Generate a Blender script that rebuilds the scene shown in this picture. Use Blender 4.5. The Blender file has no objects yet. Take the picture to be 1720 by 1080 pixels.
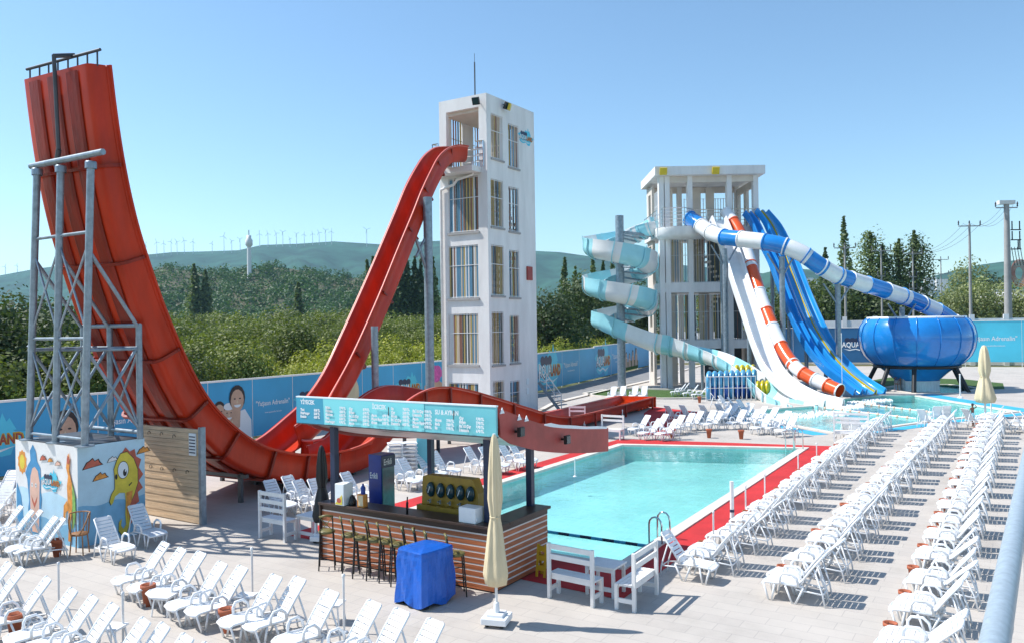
import bpy, math, random
from math import sin, cos, pi, radians, sqrt, atan2, hypot
from mathutils import Vector as V, Matrix
from mathutils.geometry import tessellate_polygon
random.seed(7)
S = bpy.context.scene
COL = S.collection
# ---------------------------------------------------------------- camera
CF, PT, RL, YW, CH = 1354.6, .004629, -.014348, .566672, 4.6
_f = V((-sin(YW)*cos(PT), cos(YW)*cos(PT), sin(PT)))
_r0 = V((cos(YW), sin(YW), 0)); _u0 = _r0.cross(_f)
_r = _r0*cos(RL)+_u0*sin(RL); _u = -_r0*sin(RL)+_u0*cos(RL)
CP = V((0, 0, CH))
cd = bpy.data.cameras.new('camera'); cam = bpy.data.objects.new('camera', cd); COL.objects.link(cam)
cd.sensor_width = 36; cd.sensor_fit = 'HORIZONTAL'; cd.lens = 36*CF/1720; cd.clip_start = .05; cd.clip_end = 12000
cam.matrix_world = Matrix(((_r.x, _u.x, -_f.x, 0), (_r.y, _u.y, -_f.y, 0), (_r.z, _u.z, -_f.z, CH), (0, 0, 0, 1)))
S.camera = cam
# ---------------------------------------------------------------- light
SUN_EL, SUN_AZ = radians(53), radians(22)          # shadows run towards +x, +y
sd = V((-cos(SUN_AZ)*cos(SUN_EL), -sin(SUN_AZ)*cos(SUN_EL), sin(SUN_EL)))
W = bpy.data.worlds.new('World'); S.world = W; W.use_nodes = True
nt = W.node_tree; bg = nt.nodes['Background']
sky = nt.nodes.new('ShaderNodeTexSky'); sky.sky_type = 'NISHITA'; sky.sun_disc = False
sky.sun_elevation = SUN_EL; sky.sun_rotation = atan2(sd.x, sd.y)
sky.altitude = 50; sky.air_density = 1.0; sky.dust_density = .3; sky.ozone_density = 1.0
tn = nt.nodes.new('ShaderNodeMix'); tn.data_type = 'RGBA'; tn.blend_type = 'MULTIPLY'; tn.inputs[0].default_value = 1
tn.inputs[7].default_value = (.90, 1.05, 1.09, 1)      # the photograph's clear cyan-blue air
nt.links.new(sky.outputs[0], tn.inputs[6]); nt.links.new(tn.outputs[2], bg.inputs[0]); bg.inputs[1].default_value = .145
ld = bpy.data.lights.new('sun', 'SUN'); ld.energy = 5.0; ld.angle = radians(.5); ld.color = (1, .965, .91)
sun = bpy.data.objects.new('sun', ld); COL.objects.link(sun)
sun.rotation_euler = (-sd).to_track_quat('-Z', 'Y').to_euler(); sun.location = (0, 0, 60)
vs = S.view_settings; vs.view_transform = 'Standard'; vs.look = 'None'; vs.exposure = .31; vs.gamma = 1
S.cycles.max_bounces = 6; S.cycles.transparent_max_bounces = 12; S.cycles.volume_bounces = 0

def ordw(i):
    w = ['first', 'second', 'third', 'fourth', 'fifth', 'sixth', 'seventh', 'eighth', 'ninth', 'tenth']; n = i+1
    return w[i] if i < 10 else '%d%s' % (n, {1: 'st', 2: 'nd', 3: 'rd'}.get(n % 10 if n % 100 not in (11, 12, 13) else 0, 'th'))
# ---------------------------------------------------------------- geometry helpers
def ray(x, y): return _f*CF+_r*(x-860)-_u*(y-540)
def G(x, y, z=0.):                                  # pixel -> point on the level z
    d = ray(x, y); return CP+d*((z-CH)/d.z)
def at(x, y, dep): return CP+ray(x, y)*(dep/CF)
def onY(x, y, Y): d = ray(x, y); return CP+d*(Y/d.y)
def onX(x, y, X): d = ray(x, y); return CP+d*(X/d.x)
def onV(x, y, p, q):                                # on the vertical plane through p and q
    n = V((q[1]-p[1], -(q[0]-p[0]), 0)); d = ray(x, y)
    return CP+d*((V((p[0], p[1], 0))-CP).dot(n)/d.dot(n))
def spline(P, n=8):
    P = [V(p) for p in P]; out = []
    for i in range(len(P)-1):
        a = P[max(i-1, 0)]; b = P[i]; c = P[i+1]; d = P[min(i+2, len(P)-1)]
        for k in range(n):
            t = k/n
            out.append(.5*((2*b)+(c-a)*t+(2*a-5*b+4*c-d)*t*t+(3*b-a-3*c+d)*t**3))
    out.append(P[-1]); return out
def lerp(a, b, t): return a+(b-a)*t
def interp(x, T):
    if x <= T[0][0]: return T[0][1]
    for (x0, y0), (x1, y1) in zip(T, T[1:]):
        if x <= x1: return y0+(y1-y0)*(x-x0)/(x1-x0)
    return T[-1][1]
def root(o):
    l = V((0, 0, 0))
    while o: l = l+o.location; o = o.parent
    return l
class MB:
    def __init__(s): s.v = []; s.f = []; s.m = []; s.s = []
    def add(s, vs, fs, mi=0, sm=False):
        b = len(s.v); s.v += [tuple(v) for v in vs]
        for f in fs: s.f.append(tuple(i+b for i in f)); s.m.append(mi); s.s.append(sm)
        return s
    def frame(s, o, ax, ay, az, mi=0):              # parallelepiped from a corner and three edges
        o, ax, ay, az = V(o), V(ax), V(ay), V(az)
        if ax.cross(ay).dot(az) < 0: ax, ay = ay, ax
        p = [o, o+ax, o+ax+ay, o+ay]; p += [q+az for q in p]
        return s.add(p, [(3, 2, 1, 0), (4, 5, 6, 7), (0, 1, 5, 4), (1, 2, 6, 5), (2, 3, 7, 6), (3, 0, 4, 7)], mi)
    def box(s, c, d, rz=0, mi=0):                   # centre, full sizes
        cx = V((cos(rz), sin(rz), 0))*d[0]; cy = V((-sin(rz), cos(rz), 0))*d[1]; cz = V((0, 0, d[2]))
        return s.frame(V(c)-cx/2-cy/2-cz/2, cx, cy, cz, mi)
    def bbox(s, lo, hi, mi=0):
        return s.frame(lo, (hi[0]-lo[0], 0, 0), (0, hi[1]-lo[1], 0), (0, 0, hi[2]-lo[2]), mi)
    def bar(s, a, b, w, h, mi=0, up=(0, 0, 1)):
        a, b = V(a), V(b); t = (b-a).normalized(); u = V(up)
        if abs(t.dot(u)) > .99: u = V((1, 0, 0))
        l = t.cross(u).normalized(); n = l.cross(t)
        return s.frame(a-l*w/2-n*h/2, b-a, l*w, n*h, mi)
    def tube(s, a, b, r, n=8, r2=None, mi=0, cap=True):
        a, b = V(a), V(b); t = (b-a).normalized(); r2 = r if r2 is None else r2
        u = t.orthogonal().normalized(); w = t.cross(u)
        c = [(cos(2*pi*k/n), sin(2*pi*k/n)) for k in range(n)]
        p = [a+(u*x+w*y)*r for x, y in c]+[b+(u*x+w*y)*r2 for x, y in c]
        s.add(p, [(k, (k+1) % n, n+(k+1) % n, n+k) for k in range(n)], mi, n > 6)
        if cap: s.add(p, [tuple(range(n-1, -1, -1)), tuple(range(n, 2*n))], mi)
        return s
    def path(s, P, r, n=6, mi=0, cap=True, rfun=None, mfun=None):
        P = [V(p) for p in P]; N = len(P); fr = []; up = None
        for i in range(N):
            t = (P[min(i+1, N-1)]-P[max(i-1, 0)]).normalized()
            if up is None:
                up = V((0, 0, 1)) if abs(t.z) < .95 else V((1, 0, 0))
            l = t.cross(up).normalized(); up = l.cross(t).normalized(); fr.append((l, up))
        v = []
        for i in range(N):
            rr = rfun(i) if rfun else r; l, w = fr[i]
            v += [P[i]+(l*cos(2*pi*k/n)+w*sin(2*pi*k/n))*rr for k in range(n)]
        base = len(s.v); s.v += [tuple(q) for q in v]
        for i in range(N-1):
            m = mfun(i) if mfun else mi
            for k in range(n):
                s.f.append((base+i*n+k, base+i*n+(k+1) % n, base+(i+1)*n+(k+1) % n, base+(i+1)*n+k)); s.m.append(m); s.s.append(True)
        if cap:
            s.f.append(tuple(base+k for k in range(n-1, -1, -1))); s.m.append(mi); s.s.append(False)
            s.f.append(tuple(base+(N-1)*n+k for k in range(n))); s.m.append(mi); s.s.append(False)
        return s
    def lathe(s, c, prof, n=24, mi=0, sm=True, sq=None):
        c = V(c); v = []
        for r, z in prof:
            for k in range(n):
                a = 2*pi*k/n; rr = r*(sq(a, z) if sq else 1); v.append(c+V((rr*cos(a), rr*sin(a), z)))
        f = []
        for i in range(len(prof)-1):
            for k in range(n): f.append((i*n+k, i*n+(k+1) % n, (i+1)*n+(k+1) % n, (i+1)*n+k))
        return s.add(v, f, mi, sm)
    def poly(s, P, mi=0, holes=()):                 # flat polygon (with holes), one sheet
        L = [[V(p) for p in P]]+[[V(p) for p in h] for h in holes]
        al = [p for l in L for p in l]; tr = tessellate_polygon(L)
        n = sum(((al[b]-al[a]).cross(al[c]-al[a]) for a, b, c in tr[:1]), V())
        return s.add(al, [tuple(t) for t in tr], mi)
    def prism(s, P, dz, mi=0):                      # polygon swept by vector dz
        P = [V(p) for p in P]; dz = V(dz); n = len(P); tr = tessellate_polygon([P])
        s.add(P, [tuple(t) for t in tr], mi); s.add([p+dz for p in P], [tuple(t) for t in tr], mi)
        return s.add(P+[p+dz for p in P], [(k, (k+1) % n, n+(k+1) % n, n+k) for k in range(n)], mi)
    def sheet(s, rows, mi=0, sm=True, mfun=None):   # grid of points
        base = len(s.v); n = len(rows[0]); s.v += [tuple(p) for r in rows for p in r]
        for i in range(len(rows)-1):
            for k in range(n-1):
                s.f.append((base+i*n+k, base+i*n+k+1, base+(i+1)*n+k+1, base+(i+1)*n+k)); s.s.append(sm)
                s.m.append(mfun(i, k) if mfun else mi)
        return s
    def chan(s, secs, th=.04, mi=0, mfun=None, mo=None):   # open channel with wall thickness from cross-sections
        N = len(secs); inn = [[V(p) for p in q] for q in secs]; out = []
        for i in range(N):
            q = inn[i]; t = (inn[min(i+1, N-1)][0]-inn[max(i-1, 0)][0]).normalized(); o = []
            for k in range(len(q)):
                e = (q[min(k+1, len(q)-1)]-q[max(k-1, 0)]).normalized(); o.append(q[k]+e.cross(t).normalized()*th)
            out.append(o)
        s.sheet(inn, mi, True, mfun); s.sheet(out, mi, True, (lambda i, k: mo) if mo is not None else mfun)
        mf = (lambda i, k: mfun(i, 0)) if mfun else None
        for e in (0, -1): s.sheet([[a[e], b[e]] for a, b in zip(inn, out)], mi, False, mf)
        for e in (0, -1): s.sheet([inn[e], out[e]], (mfun(0 if e == 0 else N-2, 0) if mfun else mi), False)
        return s
    def build(s, name, mats, parent=None, bevel=0):
        o0 = root(parent) if parent else V((0, 0, 0))
        me = bpy.data.meshes.new(name)
        me.from_pydata([(x-o0.x, y-o0.y, z-o0.z) for x, y, z in s.v], [], s.f)
        if not isinstance(mats, (list, tuple)): mats = [mats]
        for m in mats: me.materials.append(m)
        me.polygons.foreach_set('material_index', [min(m, len(mats)-1) for m in s.m])
        me.polygons.foreach_set('use_smooth', s.s); me.update()
        o = bpy.data.objects.new(name, me); COL.objects.link(o)
        if parent: o.parent = parent
        if bevel:
            b = o.modifiers.new('b', 'BEVEL'); b.width = bevel; b.segments = 2; b.limit_method = 'ANGLE'
        return o
def tag(o, label, cat, group=None):
    o['label'] = label; o['category'] = cat
    if group: o['group'] = group
    return o
def struct(o, kind='structure'): o['kind'] = kind; return o
def thing(name, label, cat, loc=(0, 0, 0), group=None, rz=0):
    o = bpy.data.objects.new(name, None); COL.objects.link(o); o.location = loc; o.empty_display_size = .2
    o.rotation_euler.z = rz
    return tag(o, label, cat, group)
KIDS = {}
def dup(r, loc, rz=0, label=None, group=None, scale=None):
    c = r.copy(); COL.objects.link(c); c.location = loc; c.rotation_euler = (0, 0, rz)
    if scale: c.scale = scale if hasattr(scale, '__len__') else (scale,)*3
    if label: c['label'] = label
    if group: c['group'] = group
    if r.name not in KIDS: KIDS[r.name] = [(k, list(k.children)) for k in r.children]
    for k, gk in KIDS[r.name]:
        d = k.copy(); COL.objects.link(d); d.parent = c
        for g in gk: e = g.copy(); COL.objects.link(e); e.parent = d
    return c
def text_mesh(body, size, o, ux, uy, align='LEFT', thick=0, sx=1.0):
    """letters as (verts, faces) laid on the plane o, ux, uy"""
    c = bpy.data.curves.new('t', 'FONT'); c.body = body; c.size = size; c.align_x = align; c.resolution_u = 2; c.offset = thick
    ob = bpy.data.objects.new('t', c); COL.objects.link(ob)
    dg = bpy.context.evaluated_depsgraph_get(); me = bpy.data.meshes.new_from_object(ob.evaluated_get(dg))
    o, ux, uy = V(o), V(ux).normalized(), V(uy).normalized()
    vs_ = [o+ux*v.co.x*sx+uy*v.co.y for v in me.vertices]; fs = [tuple(p.vertices) for p in me.polygons]
    bpy.data.objects.remove(ob); bpy.data.curves.remove(c); bpy.data.meshes.remove(me)
    return vs_, fs
# ---------------------------------------------------------------- materials
def mat(name, col, rough=.6, metal=0., var=0., vs_=3., bump=0., bs=20., spec=.5, coat=0., var2=None, stretch=None):
    m = bpy.data.materials.new(name); m.use_nodes = True; t = m.node_tree; b = t.nodes['Principled BSDF']
    b.inputs['Base Color'].default_value = (*col, 1); b.inputs['Roughness'].default_value = rough
    b.inputs['Metallic'].default_value = metal; b.inputs['Specular IOR Level'].default_value = spec
    b.inputs['Coat Weight'].default_value = coat
    if coat: b.inputs['Coat Roughness'].default_value = .08
    tc = t.nodes.new('ShaderNodeTexCoord'); src = tc.outputs['Object']
    if stretch:
        mp = t.nodes.new('ShaderNodeMapping'); mp.inputs['Scale'].default_value = stretch
        t.links.new(src, mp.inputs[0]); src = mp.outputs[0]
    if var:
        n = t.nodes.new('ShaderNodeTexNoise'); n.inputs['Scale'].default_value = vs_; n.inputs['Detail'].default_value = 6
        n.inputs['Roughness'].default_value = .62
        r = t.nodes.new('ShaderNodeValToRGB'); t.links.new(src, n.inputs[0]); t.links.new(n.outputs[0], r.inputs[0])
        c2 = var2 or tuple(min(1, c*(1+var)) for c in col)
        r.color_ramp.elements[0].position = .34; r.color_ramp.elements[1].position = .68
        r.color_ramp.elements[0].color = (*[c*(1-var) for c in col], 1); r.color_ramp.elements[1].color = (*c2, 1)
        t.links.new(r.outputs[0], b.inputs['Base Color'])
    if bump:
        n = t.nodes.new('ShaderNodeTexNoise'); n.inputs['Scale'].default_value = bs; n.inputs['Detail'].default_value = 4
        k = t.nodes.new('ShaderNodeBump'); k.inputs['Strength'].default_value = bump; k.inputs['Distance'].default_value = .05
        t.links.new(src, n.inputs[0]); t.links.new(n.outputs[0], k.inputs['Height']); t.links.new(k.outputs[0], b.inputs['Normal'])
    return m
def ramp(t, src, stops):
    r = t.nodes.new('ShaderNodeValToRGB'); t.links.new(src, r.inputs[0]); e = r.color_ramp.elements
    while len(e) < len(stops): e.new(.5)
    for k, (p, c) in enumerate(stops): e[k].position = p; e[k].color = (*c, 1)
    return r.outputs[0]
M = {}
M['white'] = mat('white_plastic', (.80, .81, .82), .38, var=.05, vs_=2.5, bump=.05)
M['wpaint'] = mat('white_paint', (.78, .76, .74), .5, var=.06, vs_=3)
M['steel'] = mat('galvanised_steel', (.26, .31, .355), .42, .5, var=.22, vs_=6)
M['chrome'] = mat('stainless', (.62, .64, .66), .18, 1.)
M['black'] = mat('black_metal', (.012, .013, .014), .45)
M['dgrey'] = mat('dark_grey_metal', (.07, .075, .085), .5, .3, var=.2)
M['navy'] = mat('navy_post', (.012, .025, .07), .4)
M['pred'] = mat('red_steel_fascia', (.36, .055, .045), .55, var=.22, vs_=1.6, bump=.1, bs=6)
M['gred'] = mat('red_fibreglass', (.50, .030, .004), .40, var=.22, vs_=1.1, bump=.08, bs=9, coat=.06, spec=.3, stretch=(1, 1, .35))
M['gredd'] = mat('red_fibreglass_shaded', (.25, .015, .003), .42, var=.42, vs_=1.6, bump=.2, bs=14, spec=.35, stretch=(1, 1, .3))  # darker copy of the red, shade of the ramp's back put into the colour
M['gorange'] = mat('orange_fibreglass', (.72, .075, .012), .22, coat=.4, var=.08)
M['rim'] = mat('pink_rim', (.72, .20, .16), .4)
M['tqw'] = mat('turquoise_fibreglass', (.34, .70, .78), .25, coat=.35, var=.07, vs_=1.)
M['gwhite'] = mat('white_fibreglass', (.80, .80, .80), .26, coat=.3, var=.05, vs_=1.2)
M['gblue'] = mat('blue_fibreglass', (.012, .22, .62), .22, coat=.5, var=.12, vs_=.8)
M['gsky'] = mat('sky_blue_fibreglass', (.02, .30, .72), .25, coat=.4, var=.10, vs_=.9)
M['gred2'] = mat('red_orange_tube', (.78, .10, .015), .25, coat=.4, var=.06)
M['gyel'] = mat('yellow_fibreglass', (.62, .46, .01), .3)
M['plaster'] = mat('white_plaster', (.76, .745, .735), .8, var=.09, vs_=1.5, bump=.12, bs=30, stretch=(1, 1, .22))
M['plaster2'] = mat('cream_plaster', (.66, .59, .52), .85, var=.08, vs_=.9, bump=.12, bs=30)
M['concrete'] = mat('grey_concrete', (.36, .35, .345), .9, var=.15, vs_=.7, bump=.25, bs=25)
M['wood'] = mat('cedar_planks', (.42, .13, .05), .5, var=.35, vs_=2.2, bump=.15, bs=12, stretch=(.25, 1, 9))
M['woodd'] = mat('dark_wood', (.055, .030, .022), .4, var=.3, vs_=3, stretch=(.3, 1, 8))
M['ply'] = mat('pale_planks', (.62, .46, .30), .7, var=.22, vs_=2.2, bump=.25, bs=10, stretch=(.6, 1, 8))
M['beige'] = mat('canvas_beige', (.66, .55, .36), .85, var=.08, vs_=4, bump=.35, bs=9, stretch=(1, 1, .3))
M['tarp'] = mat('blue_tarpaulin', (.004, .105, .50), .36, var=.2, vs_=1.6, bump=.9, bs=4, stretch=(1, 1, .45))
M['terra'] = mat('terracotta', (.40, .11, .05), .75, var=.2, vs_=8)
M['soil'] = mat('soil', (.04, .02, .015), .95)
M['wicker'] = mat('rattan', (.32, .15, .06), .55, var=.3, vs_=30)
M['cloth'] = mat('menu_blue', (.17, .56, .62), .35, var=.10, vs_=.8)
M['bwhite'] = mat('print_white', (.75, .8, .82), .5)
M['carpet'] = mat('red_carpet', (.50, .022, .024), .92, var=.16, vs_=1.2, bump=.2, bs=60)
M['coping'] = mat('pale_coping', (.66, .60, .53), .7, var=.12, vs_=2, bump=.2, bs=20)
M['cyan'] = mat('cyan_painted_edge', (.05, .40, .62), .6, var=.12, vs_=1.5)
M['yellow'] = mat('yellow_plastic', (.55, .33, .01), .45, var=.08)
M['must'] = mat('mustard_paint', (.28, .17, .012), .45, var=.2, vs_=5)
M['glass'] = mat('dark_glass', (.01, .04, .05), .08)
M['teal'] = mat('fridge_glass', (.02, .13, .15), .1, var=.3, vs_=4)
M['fblue'] = mat('fridge_blue', (.006, .035, .26), .3, var=.15)
M['bark'] = mat('bark', (.11, .085, .065), .95, var=.3, vs_=6, bump=.5, bs=12)
M['ban'] = mat('banner_blue', (.035, .34, .60), .42, var=.10, vs_=.35)
M['banl'] = mat('banner_cyan', (.07, .54, .72), .42, var=.10, vs_=.35)
M['band'] = mat('banner_shade_blue', (.012, .10, .23), .45, var=.15, vs_=.35)  # shade on the far hoarding put into its blue
M['skin'] = mat('printed_skin', (.56, .36, .25), .6, var=.12, vs_=4)
M['hair'] = mat('printed_hair', (.03, .022, .02), .6, var=.3, vs_=6)
M['pink'] = mat('print_pink', (.62, .10, .36), .6, var=.3, vs_=6)
M['body'] = mat('skin', (.20, .085, .05), .6)
M['ptree'] = mat('palm_green', (.06, .10, .03), .7)
def leafmat(name, c1, c2, sc=1.2):
    m = bpy.data.materials.new(name); m.use_nodes = True; t = m.node_tree; b = t.nodes['Principled BSDF']
    oi = t.nodes.new('ShaderNodeObjectInfo'); tc = t.nodes.new('ShaderNodeTexCoord')
    n = t.nodes.new('ShaderNodeTexNoise'); n.inputs['Scale'].default_value = sc; n.inputs['Detail'].default_value = 5; n.inputs['Roughness'].default_value = .7
    t.links.new(tc.outputs['Object'], n.inputs[0])
    mx = t.nodes.new('ShaderNodeMath'); mx.operation = 'MULTIPLY_ADD'; mx.inputs[1].default_value = .35
    t.links.new(oi.outputs['Random'], mx.inputs[0]); ad = t.nodes.new('ShaderNodeMath'); ad.operation = 'SUBTRACT'; ad.inputs[1].default_value = .17
    t.links.new(n.outputs[0], ad.inputs[0]); t.links.new(ad.outputs[0], mx.inputs[2])
    t.links.new(ramp(t, mx.outputs[0], [(.30, c1), (.68, c2)]), b.inputs['Base Color'])
    b.inputs['Roughness'].default_value = .62
    tr = t.nodes.new('ShaderNodeBsdfTranslucent'); tr.inputs[0].default_value = (c2[0]*1.3, c2[1]*1.5, c2[2]*.8, 1)
    ms = t.nodes.new('ShaderNodeMixShader'); ms.inputs[0].default_value = .22
    t.links.new(b.outputs[0], ms.inputs[1]); t.links.new(tr.outputs[0], ms.inputs[2]); t.links.new(ms.outputs[0], t.nodes['Material Output'].inputs[0])
    return m
M['leafA'] = leafmat('hazel_leaves', (.028, .052, .012), (.185, .215, .042))
M['leafB'] = leafmat('bright_leaves', (.13, .16, .015), (.38, .38, .05))
M['leafC'] = leafmat('dark_leaves', (.018, .038, .012), (.085, .12, .04))
M['leafD'] = leafmat('poplar_leaves', (.038, .064, .022), (.16, .21, .065))
M['leafE'] = leafmat('olive_leaves', (.085, .11, .04), (.32, .35, .15))
M['leafH'] = leafmat('hill_forest_leaves', (.022, .060, .020), (.075, .145, .035), .08)
def deck_mat():
    m = bpy.data.materials.new('deck_paving'); m.use_nodes = True; t = m.node_tree; b = t.nodes['Principled BSDF']
    tc = t.nodes.new('ShaderNodeTexCoord')
    br = t.nodes.new('ShaderNodeTexBrick'); br.inputs['Scale'].default_value = 1
    br.inputs['Brick Width'].default_value = .62; br.inputs['Row Height'].default_value = .31; br.inputs['Mortar Size'].default_value = .006
    br.inputs['Color1'].default_value = (.50, .46, .415, 1); br.inputs['Color2'].default_value = (.47, .43, .39, 1)
    br.inputs['Mortar'].default_value = (.38, .35, .325, 1); t.links.new(tc.outputs['Object'], br.inputs[0])
    n = t.nodes.new('ShaderNodeTexNoise'); n.inputs['Scale'].default_value = .45; n.inputs['Detail'].default_value = 9; n.inputs['Roughness'].default_value = .68
    t.links.new(tc.outputs['Object'], n.inputs[0])
    mx = t.nodes.new('ShaderNodeMix'); mx.data_type = 'RGBA'; mx.blend_type = 'MULTIPLY'; mx.inputs[0].default_value = 1
    t.links.new(br.outputs[0], mx.inputs[6]); t.links.new(ramp(t, n.outputs[0], [(.28, (.74, .73, .72)), (.45, (.94, .935, .93)), (.66, (1.07, 1.06, 1.05))]), mx.inputs[7])
    t.links.new(mx.outputs[2], b.inputs['Base Color']); b.inputs['Roughness'].default_value = .82
    n2 = t.nodes.new('ShaderNodeTexNoise'); n2.inputs['Scale'].default_value = 30; t.links.new(tc.outputs['Object'], n2.inputs[0])
    k = t.nodes.new('ShaderNodeBump'); k.inputs['Strength'].default_value = .12; k.inputs['Distance'].default_value = .02
    t.links.new(n2.outputs[0], k.inputs['Height']); t.links.new(k.outputs[0], b.inputs['Normal'])
    return m
M['deck'] = deck_mat()
def water_mat(name, tint, ws=2.2, strength=.35):
    m = bpy.data.materials.new(name); m.use_nodes = True; t = m.node_tree
    for n in list(t.nodes):
        if n.type == 'BSDF_PRINCIPLED': t.nodes.remove(n)
    out = t.nodes['Material Output']
    tc = t.nodes.new('ShaderNodeTexCoord'); n = t.nodes.new('ShaderNodeTexNoise'); n.inputs['Scale'].default_value = ws; n.inputs['Detail'].default_value = 4
    n.inputs['Distortion'].default_value = .6
    k = t.nodes.new('ShaderNodeBump'); k.inputs['Strength'].default_value = strength; k.inputs['Distance'].default_value = .03
    t.links.new(tc.outputs['Object'], n.inputs[0]); t.links.new(n.outputs[0], k.inputs['Height'])
    fr = t.nodes.new('ShaderNodeFresnel'); fr.inputs[0].default_value = 1.33; t.links.new(k.outputs[0], fr.inputs['Normal'])
    tr = t.nodes.new('ShaderNodeBsdfTransparent'); tr.inputs[0].default_value = (*tint, 1)
    gl = t.nodes.new('ShaderNodeBsdfGlossy'); gl.inputs['Roughness'].default_value = .03; t.links.new(k.outputs[0], gl.inputs['Normal'])
    ms = t.nodes.new('ShaderNodeMixShader'); t.links.new(fr.outputs[0], ms.inputs[0]); t.links.new(tr.outputs[0], ms.inputs[1]); t.links.new(gl.outputs[0], ms.inputs[2])
    t.links.new(ms.outputs[0], out.inputs[0]); return m
M['water'] = water_mat('pool_water', (.80, .96, .96), 2.6, .5)
M['water2'] = water_mat('splash_water', (.72, .97, .97), 3.5, .6)
def tile_mat():
    m = bpy.data.materials.new('pool_tiles'); m.use_nodes = True; t = m.node_tree; b = t.nodes['Principled BSDF']
    tc = t.nodes.new('ShaderNodeTexCoord'); br = t.nodes.new('ShaderNodeTexBrick'); br.offset = 0
    br.inputs['Scale'].default_value = 1; br.inputs['Brick Width'].default_value = .25; br.inputs['Row Height'].default_value = .25; br.inputs['Mortar Size'].default_value = .008
    br.inputs['Color1'].default_value = (.36, .68, .68, 1); br.inputs['Color2'].default_value = (.41, .72, .72, 1); br.inputs['Mortar'].default_value = (.50, .80, .80, 1)
    v = t.nodes.new('ShaderNodeTexVoronoi'); v.feature = 'SMOOTH_F1'; v.inputs['Scale'].default_value = 1.6
    n = t.nodes.new('ShaderNodeTexNoise'); n.inputs['Scale'].default_value = .5; n.inputs['Detail'].default_value = 5
    t.links.new(tc.outputs['Object'], br.inputs[0]); t.links.new(tc.outputs['Object'], n.inputs[0])
    mx = t.nodes.new('ShaderNodeMix'); mx.data_type = 'RGBA'; mx.blend_type = 'MULTIPLY'; mx.inputs[0].default_value = 1
    t.links.new(br.outputs[0], mx.inputs[6]); t.links.new(ramp(t, n.outputs[0], [(.3, (.86, .88, .9)), (.65, (1.1, 1.08, 1.06))]), mx.inputs[7])
    t.links.new(mx.outputs[2], b.inputs['Base Color']); b.inputs['Roughness'].default_value = .3; return m
M['tile'] = tile_mat()
def ground_mat():
    m = bpy.data.materials.new('field_ground'); m.use_nodes = True; t = m.node_tree; b = t.nodes['Principled BSDF']
    tc = t.nodes.new('ShaderNodeTexCoord'); n = t.nodes.new('ShaderNodeTexNoise'); n.inputs['Scale'].default_value = .03; n.inputs['Detail'].default_value = 12; n.inputs['Roughness'].default_value = .7
    t.links.new(tc.outputs['Object'], n.inputs[0])
    t.links.new(ramp(t, n.outputs[0], [(.35, (.05, .07, .022)), (.5, (.11, .11, .04)), (.65, (.25, .20, .11))]), b.inputs['Base Color']); b.inputs['Roughness'].default_value = 1
    return m
M['ground'] = ground_mat()
M['grass'] = mat('lawn', (.055, .115, .02), .95, var=.35, vs_=4, bump=.6, bs=60)
M['asph'] = mat('grey_lane', (.23, .225, .225), .95, var=.15, vs_=.6, bump=.2, bs=20)
M['ridge'] = mat('ridge_forest', (.026, .085, .055), 1, var=.45, vs_=.012, bump=0)
M['hill'] = mat('hill_ground', (.045, .062, .028), 1, var=.4, vs_=.03, var2=(.16, .14, .08))
# ================================================================ SETTING
FL0, FL1, FL2 = (-26.5, -14.), (-28.1, 49.5), (-34.9, 84.5)
DECK = [(-26.3, -14), (-27.05, 12.9), FL1, FL2, (-16.6, 87.3), (-.2, 89.9), (22, 93.3), (24, -14)]
P1 = [(-12.95, 14.05), (-6.62, 14.05), (-6.92, 30.1), (-12.95, 28.0)]            # main pool water
P2 = [(-12.6, 40.4), (-9.8, 37.75), (-6.75, 35.1), (-5.25, 37.6), (-3.75, 40.9), (-.5, 46.8), (-3.5, 50.9), (-5.8, 54.4), (-7.5, 53.6), (-9., 50.6), (-9.8, 45.4), (-11.6, 42.6)]
P3 = [(-8.3, 59.0), (-5.7, 55.9), (-3.6, 57.1), (-2.7, 61.5), (-4.6, 64.2), (-7.2, 63.2)]
def z3(P, z): return [(x, y, z) for x, y in P]
def grow(P, d):
    cx = sum(p[0] for p in P)/len(P); cy = sum(p[1] for p in P)/len(P)
    out = []; n = len(P)
    for i in range(n):
        a = V(P[i-1]); b = V(P[i]); c = V(P[(i+1) % n])
        e1 = (b-a).normalized(); e2 = (c-b).normalized(); s = 1 if sum(P[k-1][0]*P[k][1]-P[k][0]*P[k-1][1] for k in range(n)) > 0 else -1
        n1 = V((e1.y, -e1.x))*s; n2 = V((e2.y, -e2.x))*s; m = (n1+n2).normalized()
        out.append(tuple(b+m*d/max(.35, m.dot(n1))))
    return out
def up_(o):                                           # make sheet normals point up
    me = o.data
    for p in me.polygons:
        if p.normal.z < 0: p.flip()
    me.update(); return o
def sheet_poly(name, P, z, m, holes=(), kind='structure'):
    o = MB().poly(z3(P, z), 0, [z3(h, z) for h in holes]).build(name, m); return struct(up_(o), kind)
B = 5200
sheet_poly('ground', [(-B, -B), (B, -B), (B, B), (-B, B)], -.05, M['ground'], [grow(DECK, -.4)])
sheet_poly('pool_deck', DECK, 0, M['deck'], [P1, P2, P3])
def basin(name, P, d, wz, wm, cname):
    m = MB(); n = len(P)
    m.add(z3(P, -d)+z3(P, 0), [(k, (k+1) % n, n+(k+1) % n, n+k) for k in range(n)])
    m.poly(z3(P, -d)); struct(m.build(name, M['tile']))
    w = MB().poly(z3(P, wz)).build(cname, wm); struct(up_(w))
basin('pool_basin', P1, .58, -.07, M['water'], 'pool_water')
basin('splash_pool_basin', P2, .45, -.06, M['water2'], 'splash_pool_water')
basin('bowl_pool_basin', P3, .8, -.06, M['water2'], 'bowl_pool_water')
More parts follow.
